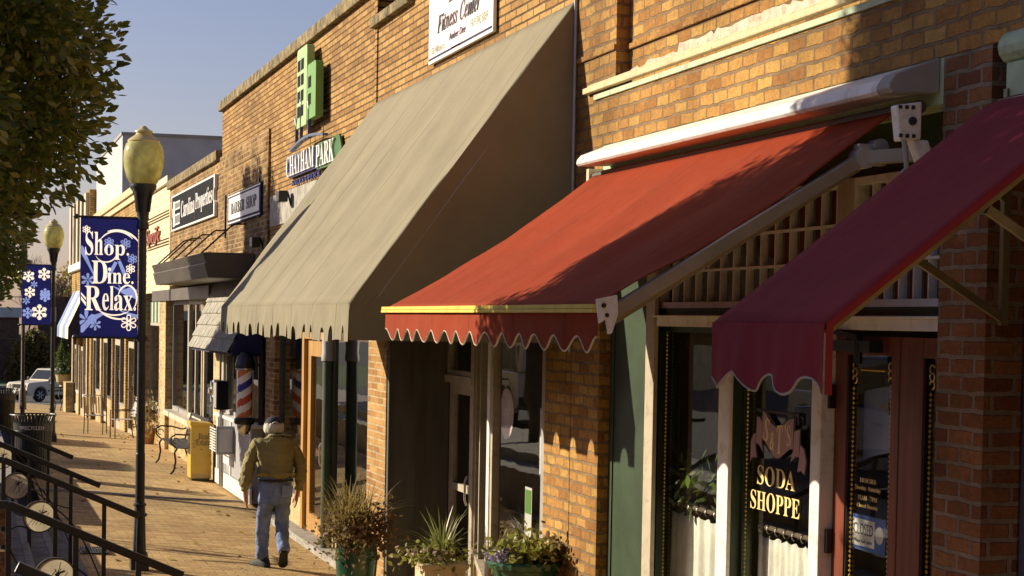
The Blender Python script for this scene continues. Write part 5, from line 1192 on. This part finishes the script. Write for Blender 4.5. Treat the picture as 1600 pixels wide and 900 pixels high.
P = np.random.normal(0, 1, (46, 3))*[.10, .08, .03]+[3.55, 14.78, .86]; leaves('petal', 'petal_pink', t, P, np.tile([0, -1, .3], (46, 1)), .05, .7, .9)
t = thing('fern_urn', 'green fluted urn of yellow fern and violet pansies beside the window post', 'plant pot', (3.76, 12.75, 0)); c = (3.76, 12.75, 0)
m = MB(); m.lathe([(.17, 0), (.17, .05), (.10, .12), (.085, .5), (.10, .58), (.12, .62), (.19, .70), (.225, .82), (.22, .94), (.235, 1.0)], c, 28); m.build('urn', 'pot_green', t, smooth='auto')
m = MB(); n = 48; k0 = len(m.v)
for r_, h in ((.225, .985), (.255, 1.0), (.262, 1.03), (.25, 1.045), (.20, 1.04)):
    for j in range(n): a = 2*math.pi*j/n; q = r_*(1+.035*(j % 2)); m.v.append((c[0]+q*math.cos(a), c[1]+q*math.sin(a), h))
for i in range(4):
    for j in range(n): m.f.append((i*n+j, i*n+(j+1) % n, (i+1)*n+(j+1) % n, (i+1)*n+j)); m.m.append(0)
m.build('fluted_rim', 'pot_green', t)
m = MB()
for i in range(38):
    a = random.uniform(0, 6.28); L_ = random.uniform(.2, .34); d = Vector((math.cos(a), math.sin(a), random.uniform(.5, 1.3))).normalized(); p = Vector((c[0], c[1], 1.03))+Vector((random.uniform(-.1, .1), random.uniform(-.1, .1), 0)); side = d.cross(Vector((0, 0, 1))).normalized()
    for j in range(12):
        tt = j/12; p2 = p+d*(L_/12); w_ = .055*math.sin(math.pi*(.12+.85*tt))
        for s_ in (-1, 1): m.add([p, p2, p2+side*s_*w_+d*.012, p+side*s_*w_*.9+d*.004], [(0, 1, 2)]); 
        p = p2; d = (d+Vector((0, 0, -.07))).normalized()
m.build('fern', 'leaf_yellow', t, recalc=False)
P = np.random.normal(0, 1, (520, 3))*[.13, .13, .05]+[c[0], c[1], 1.10]; leaves('leaf', 'leaf_yellow', t, P, P-np.array([c[0], c[1], .9]), .06, .6, .5)
P = np.random.normal(0, 1, (240, 3))*[.06, .08, .07]+[c[0]+.2, c[1]-.05, 1.06]; leaves('dry_leaf', 'leaf_brownish', t, P, P-np.array([c[0], c[1], 1.0]), .06, .6, .5)
P = np.random.normal(0, 1, (80, 3))*[.045, .05, .028]+[c[0]-.19, c[1]-.08, 1.09]; leaves('petal', 'petal_violet', t, P, np.tile([-.3, -1, .2], (80, 1)), .042, .7, .9)

rr = random.Random(9); Q_, D_ = [], []
for k in range(170):
    x = rr.choice([rr.uniform(1.2, 3.9), rr.uniform(3.3, 3.95)]); y = rr.uniform(14, 48); Q_.append((x, y, gz(x, y)+.012)); D_.append((rr.uniform(-1, 1), rr.uniform(-1, 1), .05))
o = leaves('fallen_leaves', 'leaf_dry', None, Q_, D_, .075, .5, .1, .5); tag(o, 'dry fallen leaves scattered over the brick pavement', 'leaves', None, 'stuff')
# ------------------------------------------------------------------ trees
def magnolia(loc, r, z0, z1, nleaf, size, mat, lab, seed, trunk_z):
    np.random.seed(seed); random.seed(seed)
    t = thing('magnolia_tree', lab, 'tree', loc, 'magnolia trees along the steps'); c = Vector(loc)
    m = MB(); m.tube([(c.x, c.y, trunk_z-.1), (c.x+.03, c.y, z0), (c.x, c.y+.05, (z0+z1)/2), (c.x, c.y, z1-.5)], [.13, .10, .07, .02], 10)
    m.build('trunk', 'bark', t, smooth=True)
    m = MB(); cl = []
    for k in range(64):
        a = random.uniform(0, 6.28); h = random.uniform(0, 1); zz = z0+(z1-z0)*h; rr_ = r*(.78+.22*math.sin(math.pi*min(1, h+.25)))*random.uniform(.75, .98)
        p0 = Vector((c.x, c.y, max(z0-.2, zz-.6))); p1 = Vector((c.x+rr_*math.cos(a), c.y+rr_*math.sin(a), zz)); pm = (p0+p1)/2+Vector((0, 0, .12))
        m.tube([p0, pm, p1], [.035, .02, .006], 5)
    m.build('limbs', 'bark', t)
    ncl = 900; P, D = [], []
    for k in range(ncl):
        a = random.uniform(0, 6.28); h = random.random(); zz = z0+(z1-z0)*h
        prof = (.80+.20*math.sin(math.pi*min(1, h+.2)))*(1-.25*max(0, (.10-h)/.10))
        bump_ = 1+.05*math.sin(5*a+zz*2.3)+.05*math.sin(3*a-zz*4.1)
        rr_ = min(.93, random.random()**.33)*r*prof*bump_
        ctr = np.array([c.x+rr_*math.cos(a), c.y+rr_*math.sin(a), zz]); out = np.array([math.cos(a), math.sin(a), .15])
        n_ = nleaf//ncl; q = np.clip(np.random.normal(0, 1, (n_, 3)), -1.5, 1.5)*[.12, .12, .11]; P.append(ctr+q); D.append(q/ .12*.5+out*.6+np.array([0, 0, -.15]))
    leaves('crown', mat, t, np.concatenate(P), np.concatenate(D), size, .46, .55, .22); return t
magnolia((-.95, 9.95, .75), 1.55, 3.14, 7.3, 190000, .062, 'leaf_magnolia', 'big dense magnolia with dark glossy leaves hanging over the steps near the lamp globe', 11, .75)
magnolia((-.84, 30.0, .75), 1.66, 2.75, 6.5, 70000, .10, 'leaf_magnolia_far', 'magnolia low beside the snowflake banner, only its leaf edge showing', 12, .75)
random.seed(5); np.random.seed(5)
def bare_tree(x, y, z, h, lab, seed):
    rr = random.Random(seed); t = thing('bare_tree', lab, 'tree', (x, y, z), 'bare winter trees at the end of the street'); m = MB(); tw = MB()
    def grow(p, d, L, r_, k):
        pts = [p]; q = p
        for j in range(3): q = q+d*(L/3); d = (d+Vector((rr.uniform(-.18, .18), rr.uniform(-.18, .18), .06))).normalized(); pts.append(q)
        (m if k > 3 else tw).tube(pts, [r_, r_*.9, r_*.8, r_*.68], 6 if k > 3 else 4, caps=False)
        if k == 0: return
        for j in range(3 if k > 1 else 2):
            a = rr.uniform(0, 6.28); s_ = rr.uniform(.35, .75); e = Vector((math.cos(a)*s_, math.sin(a)*s_, 1))
            nd = (d*.8+Vector((e.x, e.y, .25))).normalized(); grow(pts[rr.choice([2, 3, 3])], nd, L*rr.uniform(.6, .8), r_*.6, k-1)
    grow(Vector((x, y, z)), Vector((0, 0, 1)), h*.30, h*.020, 6)
    m.build('trunk', 'bark', t, recalc=False); tw.build('twigs', 'twig', t, recalc=False)
bare_tree(6.4, 150, -2, 10.5, 'tall bare winter tree in the gap beside the far lamp globe', 2)
bare_tree(8.6, 158, -2, 9.5, 'spreading bare winter tree between the snowflake lamp and the corner building', 8)
bare_tree(5.2, 165, -2, 8.5, 'thin bare winter tree low behind the snowflake banner', 21)
def bush(name, x, y, z, rx, rz_, n, size, mat, lab):
    t = thing(name, lab, 'bush', (x, y, z)); P = np.random.normal(0, 1, (n, 3)); P /= np.linalg.norm(P, axis=1)[:, None]; P *= np.random.uniform(.6, 1.08, (n, 1))
    P[:, 2] = np.abs(P[:, 2]); q = P*[rx, rx*.8, rz_]+[x, y, z]
    leaves('foliage', mat, t, q, P, size, .6, .6); m = MB()
    for k in range(6): m.tube([(x, y, z-.1), (x+rx*.4*math.cos(k), y+rx*.4*math.sin(k), z+rz_*.7)], .04, 5)
    m.build('stems', 'bark', t)
bush('bush', 4.6, 137, -2.05, 1.7, 3.3, 6000, .30, 'leaf_rust', 'rusty green bush behind the hood of the off road car')
bush('bush', 7.2, 138, -2.05, 1.5, 2.0, 4000, .30, 'leaf_evergreen', 'low dark green bush behind the off road car windows')
bush('bush', 11.0, 190, -1.9, 4.2, 9.2, 5000, .5, 'twig_leaf' if 'twig_leaf' in MATS else 'leaf_dry', 'round brown winter crown low between lamp and brick corner')
t = thing('traffic_cone', 'orange traffic post on the far kerb behind the car hood', 'traffic cone', (4.95, 127, -2)); m = MB(); m.lathe([(.28, -.1), (.28, .0), (.2, .02), (.16, 1.0), (.12, 1.05)], (4.95, 127, -2), 12); m.build('body', 'orange_cone', t); m = MB(); m.lathe([(.19, .5), (.185, .7)], (4.95, 127, -2), 12); m.build('band', 'sign_white', t)

# ------------------------------------------------------------------ cars (built facing -x, near side towards -y)
def offroad(loc, rz, col, lab, group=None):
    t = thing('parked_car', lab, 'car', (0, 0, 0), group); W_ = .87
    prof = [(-2.15, .42), (-2.2, .62), (-2.16, .92), (-2.05, 1.04), (-.85, 1.12), (-.70, 1.14), (2.05, 1.14), (2.16, 1.0), (2.2, .45)]
    def arch(cx):  # wheel arch dents
        return [(cx+.47*math.cos(a), .40+.47*math.sin(a)) for a in np.linspace(0, math.pi, 9)]
    low = [(1.95, .36)]+arch(1.38)+[(.8, .36), (-.75, .36)]+arch(-1.32)+[(-1.85, .36)]
    m = MB(); m.prism(prof+low, 'y', -W_, W_); m.build('body', col, t, bevel=.05)
    m = MB(); m.prism([(-.72, 1.142), (-.18, 1.72), (-.05, 1.76), (1.85, 1.76), (2.02, 1.70), (2.12, 1.142)], 'y', -W_+.06, W_-.06); m.build('cabin', col, t, bevel=.04)
    m = MB(); m.add([(-.665, -.70, 1.215), (-.665, .70, 1.215), (-.235, .66, 1.68), (-.235, -.66, 1.68), (-.68, -.70, 1.225), (-.68, .70, 1.225), (-.25, .66, 1.69), (-.25, -.66, 1.69)], [(0,1,2,3),(7,6,5,4),(4,5,1,0),(5,6,2,1),(6,7,3,2),(7,4,0,3)]); m.build('windscreen', 'dark_glass', t)
    for s_ in (-1, 1):
        y = s_*(W_-.055)
        for pl in ([(-.52, 1.17), (-.12, 1.62), (.42, 1.66), (.42, 1.17)], [(.50, 1.17), (.50, 1.66), (1.18, 1.66), (1.18, 1.17)], [(1.27, 1.17), (1.27, 1.66), (1.82, 1.64), (1.95, 1.17)]):
            m = MB(); m.prism(pl, 'y', y-.008*s_, y+.008*s_); m.build('window', 'dark_glass', t)
        m = MB(); m.box(-.66, -.52, s_*W_, s_*(W_+.16), 1.12, 1.30); m.build('mirror', 'car_dark', t, bevel=.02)
        m = MB()
        for xx in (.22, 1.05): m.box(xx, xx+.18, s_*W_, s_*(W_+.025), .95, .985)
        m.build('door_handle', 'car_dark', t)
        m = MB(); m.box(-.60, -.59, s_*(W_-.02), s_*(W_+.004), .5, 1.1); m.box(.455, .465, s_*(W_-.02), s_*(W_+.004), .45, 1.1); m.box(-.8, .85, s_*(W_-.01), s_*(W_+.02), .56, .64); m.build('door_seam', 'car_dark', t)
        for cx in (-1.32, 1.38):
            m = MB(); o_ = [(cx+.54*math.cos(a), .40+.54*math.sin(a)) for a in np.linspace(-.15, math.pi+.15, 14)]; i_ = [(cx+.46*math.cos(a), .40+.46*math.sin(a)) for a in np.linspace(-.15, math.pi+.15, 14)]
            for k in range(13): m.prism([o_[k], o_[k+1], i_[k+1], i_[k]], 'y', s_*(W_-.12), s_*(W_+.04))
            m.build('wheel_arch', col, t)
            m = MB(); m.lathe([(.25, -.11), (.36, -.11), (.385, -.06), (.385, .06), (.36, .11), (.25, .11)], (cx, s_*(W_-.10), .385), 28, 'y'); wh = m.build('wheel', 'rubber', t)
            m = MB(); m.lathe([(.001, .02), (.05, .1), (.07, .115), (.23, .09), (.255, .115), (.255, .0)], (cx, s_*(W_-.10), .385), 28, 'y') if s_ > 0 else m.lathe([(.001, -.02), (.05, -.1), (.07, -.115), (.10, -.06), (.23, -.06), (.255, -.115), (.255, .0)], (cx, s_*(W_-.10), .385), 28, 'y')
            for k in range(6):
                a = k*math.pi/3; m.beam((cx+.05*math.cos(a), s_*(W_+.005), .385+.05*math.sin(a)), (cx+.24*math.cos(a), s_*(W_+.005), .385+.24*math.sin(a)), .02, .05, (math.cos(a+1.57), 0, math.sin(a+1.57)))
            m.build('rim', 'aluminium', wh)
        m = MB(); m.lathe([(.001, -.02), (.10, -.02), (.10, .01), (.001, .01)], (-2.17, s_*.60, .86), 16, 'x'); m.build('headlight', 'chrome', t)
    m = MB()
    for k in range(7): m.box(-2.2, -2.165, -.36+k*.11, -.36+k*.11+.06, .74, .96)
    m.build('grille', 'car_dark', t)
    m = MB(); m.box(-2.32, -2.14, -.84, .84, .46, .64); m.box(2.15, 2.30, -.84, .84, .46, .64); m.build('bumper', 'car_dark', t, bevel=.03)
    m = MB()
    for s_ in (-1, 1): m.tube([(.0, s_*.68, 1.77), (.1, s_*.68, 1.83), (1.7, s_*.68, 1.83), (1.8, s_*.68, 1.77)], .018, 6)
    m.build('roof_rail', 'car_dark', t)
    t.location = loc; t.rotation_euler = (0, 0, rz); return t
offroad((4.43, 107.5, -2.05), rad(38), 'car_beige', 'pale beige off road car parked across the end of the street')
offroad((-3.0, 21.2, .60), -math.pi/2, 'car_blue', 'blue car parked on the upper street, outside the frame', 'cars parked on the upper street')
offroad((-3.0, 37.8, .60), -math.pi/2, 'car_beige', 'beige car parked on the upper street beyond the blue one', 'cars parked on the upper street')
offroad((-3.0, 43.6, .60), -math.pi/2, 'car_white', 'farther white car parked on the upper street', 'cars parked on the upper street')
offroad((-5.2, 14.5, .60), -math.pi/2, 'car_white', 'white car reflected in the soda shop glass', 'cars parked on the upper street')
offroad((-5.4, 26.8, .60), -math.pi/2, 'car_white', 'white car on the far lane of the upper street', 'cars parked on the upper street')

# ------------------------------------------------------------------ the walking man
def skin(name, mat, parent, pts, edges, root, sub=2, crumple=0, freq=9, thick=0):
    """pts: {key: ((x,y,z), r or (rx,ry))} in the parent's local space"""
    keys = list(pts); idx = {k: i for i, k in enumerate(keys)}
    me = bpy.data.meshes.new(name); me.from_pydata([pts[k][0] for k in keys], [(idx[a], idx[b]) for a, b in edges], [])
    o = bpy.data.objects.new(name, me); COL.objects.link(o)
    o.modifiers.new('skin', 'SKIN'); sv = me.skin_vertices[0].data
    for k in keys:
        r = pts[k][1]; sv[idx[k]].radius = r if isinstance(r, tuple) else (r, r); sv[idx[k]].use_root = (k == root)
    o.modifiers['skin'].use_smooth_shade = True
    s_ = o.modifiers.new('sub', 'SUBSURF'); s_.levels = sub; s_.render_levels = sub
    dg = bpy.context.evaluated_depsgraph_get(); dg.update(); m2 = bpy.data.meshes.new_from_object(o.evaluated_get(dg)); bpy.data.objects.remove(o); bpy.data.meshes.remove(me)
    if crumple:
        from mathutils import noise as mn
        ns = [v.normal.copy() for v in m2.vertices]
        for v, nn in zip(m2.vertices, ns):
            p = Vector((v.co.x*freq, v.co.y*freq, v.co.z*freq*1.5+v.co.x*4)); f = mn.noise(p)*.7+mn.noise(p*2.3)*.4; v.co += nn*f*crumple
    for p in m2.polygons: p.use_smooth = True
    m2.materials.clear(); m2.materials.append(MATS[mat]); m2.name = name
    r = bpy.data.objects.new(name, m2); COL.objects.link(r); r.parent = parent; return r
MZ = gz(3.17, 20.15)
man = thing('person', 'old man in olive jacket, pale jeans and dark cap walking away along the pavement', 'person', (3.17, 20.15, MZ), None)
bp, be = {}, []
def chain(seq, d, e, link=None):
    prev = link
    for k, p, r in seq:
        d[k] = (p, r)
        if prev: e.append((prev, k))
        prev = k
chain([('pelvis', (0, 0, .88), (.13, .11)), ('waist', (0, .01, 1.0), (.13, .11)), ('chest', (.01, .07, 1.2), (.16, .12)), ('upper', (.01, .13, 1.31), (.08, .06)), ('neck', (.01, .17, 1.395), .062), ('jaw', (.01, .21, 1.445), (.064, .072)), ('skull', (.01, .225, 1.51), (.075, .09)), ('crown', (.01, .225, 1.565), (.05, .065))], bp, be)
chain([('nose', (.012, .325, 1.49), .012)], bp, be, 'skull')
for s_, nm in ((-1, 'l'), (1, 'r')):
    chain([('ear'+nm, (.01+s_*.085, .22, 1.49), .016)], bp, be, 'skull')
    sh = (s_*.19, .10, 1.32); el = (-.30, .03, 1.02) if s_ < 0 else (.275, .05, 1.03); wr = (-.315, .02, .80) if s_ < 0 else (.255, .10, .80)
    hd = (-.305, .03, .735) if s_ < 0 else (.245, .125, .735)
    chain([('sh'+nm, sh, .06), ('el'+nm, el, .042), ('wr'+nm, wr, .028), ('pm'+nm, hd, (.034, .022))], bp, be, 'upper')
    for q in range(4):
        bx_ = hd[0]; by_ = hd[1]-.030+.020*q; L_ = (.055, .066, .062, .048)[q]
        chain([(f'f{q}a'+nm, (bx_, by_, hd[2]-.045), .0095), (f'f{q}b'+nm, (bx_-s_*.008, by_+.004, hd[2]-.045-L_*.6), .0085), (f'f{q}c'+nm, (bx_-s_*.022, by_+.006, hd[2]-.045-L_), .0075)], bp, be, 'pm'+nm)
    chain([('ta'+nm, (hd[0]-s_*.012, hd[1]+.038, hd[2]+.0), .011), ('tb'+nm, (hd[0]-s_*.022, hd[1]+.055, hd[2]-.035), .0095), ('tc'+nm, (hd[0]-s_*.028, hd[1]+.058, hd[2]-.06), .008)], bp, be, 'pm'+nm)
hipL, kneeL, ankL = (-.09, .0, .86), (-.115, .06, .47), (-.115, .11, .12)
hipR, kneeR, ankR = (.09, .0, .86), (.07, .02, .46), (.065, -.235, .23)
chain([('hipL', hipL, .085), ('kneeL', kneeL, .055), ('ankL', ankL, .03)], bp, be, 'pelvis')
chain([('hipR', hipR, .085), ('kneeR', kneeR, .055), ('ankR', ankR, .03)], bp, be, 'pelvis')
skin('body', 'skin', man, bp, be, 'pelvis', 2)
jp, je = {}, []
chain([('hem', (0, -.005, .935), (.185, .135)), ('low', (0, -.01, 1.0), (.205, .155)), ('mid', (.005, .035, 1.14), (.205, .165)), ('up', (.01, .085, 1.27), (.190, .155)), ('yoke', (.01, .12, 1.345), (.15, .115)), ('coll', (.01, .165, 1.395), (.078, .072))], jp, je)
for s_, nm in ((-1, 'l'), (1, 'r')):
    sh = (s_*.195, .10, 1.30); el = (-.305, .03, 1.03) if s_ < 0 else (.28, .05, 1.03); cf = (-.318, .02, .86) if s_ < 0 else (.262, .09, .86); ce = (-.318, .02, .815) if s_ < 0 else (.256, .10, .815)
    mu = tuple((a+b)/2 for a, b in zip(sh, el)); ml = tuple(a+(b-a)*.6 for a, b in zip(el, cf))
    chain([('s'+nm, sh, (.088, .085)), ('m'+nm, mu, (.082, .08)), ('e'+nm, el, (.075, .075)), ('f'+nm, ml, (.075, .07)), ('g'+nm, cf, (.058, .055)), ('h'+nm, ce, (.042, .042))], jp, je, 'up')
jk = skin('jacket', 'jacket', man, jp, je, 'mid', 3, .030, 10)
m = MB(); m.lathe([(.084, -.02), (.088, .0), (.082, .022), (.070, .025)], Vector((.01, .172, 1.402))+man.location, 20); m.build('collar', 'sign_black', jk, smooth='auto')
dp, de = {}, []
chain([('w', (0, -.005, .95), (.165, .125)), ('seat', (0, -.015, .86), (.18, .145)), ('cr', (0, -.01, .80), (.155, .125))], dp, de)
chain([('hl', (-.095, .0, .74), (.098, .10)), ('kl', (-.115, .075, .47), (.075, .078)), ('cl', (-.118, .09, .27), (.070, .074)), ('al', (-.115, .09, .12), (.068, .075)), ('bl', (-.115, .095, .085), (.066, .074))], dp, de, 'cr')
chain([('hr', (.09, .0, .74), (.098, .10)), ('kr', (.075, .02, .475), (.075, .078)), ('cr2', (.07, -.10, .325), (.070, .074)), ('ar', (.065, -.215, .215), (.066, .070)), ('br', (.065, -.24, .19), (.064, .068))], dp, de, 'cr')
jn = skin('jeans', 'denim', man, dp, de, 'seat', 3, .018, 12)
m = MB(); mv = man.location
m.box(mv.x+.045, mv.x+.155, mv.y-.172, mv.y-.166, MZ+.77, MZ+.89); m.build('pocket', 'denim', jn, bevel=.002)
m = MB(); m.tube([(mv.x+.178*math.cos(a*math.pi/16), mv.y-.008+.138*math.sin(a*math.pi/16), MZ+.935) for a in range(33)], .014, 6, caps=False); m.build('belt', 'black_metal', man)
def shoe(p, ang, pitch, name='shoe'):
    m = MB(); sl = []
    prof = [(-.11, .030, .055), (-.09, .040, .085), (-.04, .042, .095), (.02, .043, .075), (.08, .048, .055), (.13, .045, .045), (.165, .030, .032), (.178, .012, .02)]
    R_m = Matrix.Rotation(ang, 3, 'Z') @ Matrix.Rotation(pitch, 3, 'X')
    rings = []
    for y, w_, h in prof:
        ring = [(-w_, y, .022), (-w_*.98, y, .022+h*.5), (-w_*.6, y, .022+h*.95), (0, y, .022+h), (w_*.6, y, .022+h*.95), (w_*.98, y, .022+h*.5), (w_, y, .022)]; rings.append([R_m@Vector(q)+p for q in ring])
    vs = [q for r_ in rings for q in r_]; n_ = 7; fs = [(i*n_+j, i*n_+j+1, (i+1)*n_+j+1, (i+1)*n_+j) for i in range(len(rings)-1) for j in range(n_-1)]+[tuple(range(n_)), tuple(range((len(rings)-1)*n_, len(rings)*n_))]+[(i*n_, (i+1)*n_, (i+1)*n_+6, i*n_+6) for i in range(len(rings)-1)]
    m.add(vs, fs); s1 = m.build(name, 'shoe_black', man, smooth='auto')
    m = MB(); out = [(-w_*1.06, y) for y, w_, h in prof]+[(w_*1.06, y) for y, w_, h in prof[::-1]]; a = [R_m@Vector((x, y, .023))+p for x, y in out]; b = [R_m@Vector((x, y, 0))+p for x, y in out]; n_ = len(out)
    m.add(a+b, [tuple(range(n_)), tuple(range(n_, 2*n_))[::-1]]+[(i, n_+i, n_+(i+1) % n_, (i+1) % n_) for i in range(n_)]); m.build('sole', 'sole', s1)
shoe(Vector((mv.x-.12, mv.y+.11, MZ)), .55, 0); shoe(Vector((mv.x+.065, mv.y-.195, MZ+.128)), -.1, -.72)
hc = Vector((mv.x+.01, mv.y+.225, MZ+1.512))
m = MB(); nn_ = 20
def dome(fr, r0, h0, sx=1.0, sy=1.15, off=(0, 0, 0)):
    k = len(m.v)
    for i in range(7):
        a = i/6*math.pi/2*.98; 
        for j in range(nn_): b = 2*math.pi*j/nn_; m.v.append(tuple(hc+Vector((r0*sx*math.cos(a)*math.cos(b), r0*sy*math.cos(a)*math.sin(b), h0*math.sin(a)))+Vector(off)))
    for i in range(6):
        for j in range(nn_): m.f.append((k+i*nn_+j, k+i*nn_+(j+1) % nn_, k+(i+1)*nn_+(j+1) % nn_, k+(i+1)*nn_+j)); m.m.append(0)
    m.f.append(tuple(k+6*nn_+j for j in range(nn_))); m.m.append(0)
dome(1, .096, .085, off=(0, 0, .005)); m.grid(lambda u, v: tuple(hc+Vector((.085*math.sin((u-.5)*2.6), .085+.035+.10*v*math.cos((u-.5)*2.2), .008-.03*v))), 12, 4)
cp_ = m.build('cap', 'cap_navy', man, smooth='auto')
m = MB(); m.tube([tuple(hc+Vector((.03*math.cos(a*math.pi/6), -.113+.01*abs(math.cos(a*.5)), .012+.02*math.sin(a*math.pi/6)))) for a in range(7)], .004, 5); m.build('strap', 'sign_white', cp_)
m = MB(); m.grid(lambda u, v: tuple(hc+Vector(((.090+.012*math.sin(v*3.1))*math.cos(math.pi*(1.02+.96*u))*1.02, (.090+.012*math.sin(v*3.1))*1.16*math.sin(math.pi*(1.02+.96*u)), .01-.095*v+.006*math.sin(u*40)))), 40, 8); m.build('hair', 'hair_white', man, smooth=True, thick=.018)
for s_ in (-1, 1): m = MB(); m.lathe([(.001, -.011), (.008, -.008), (.011, 0), (.008, .008), (.001, .011)], hc+Vector((s_*.03, .085, -.01)), 10); m.build('eye', 'sign_white', man)
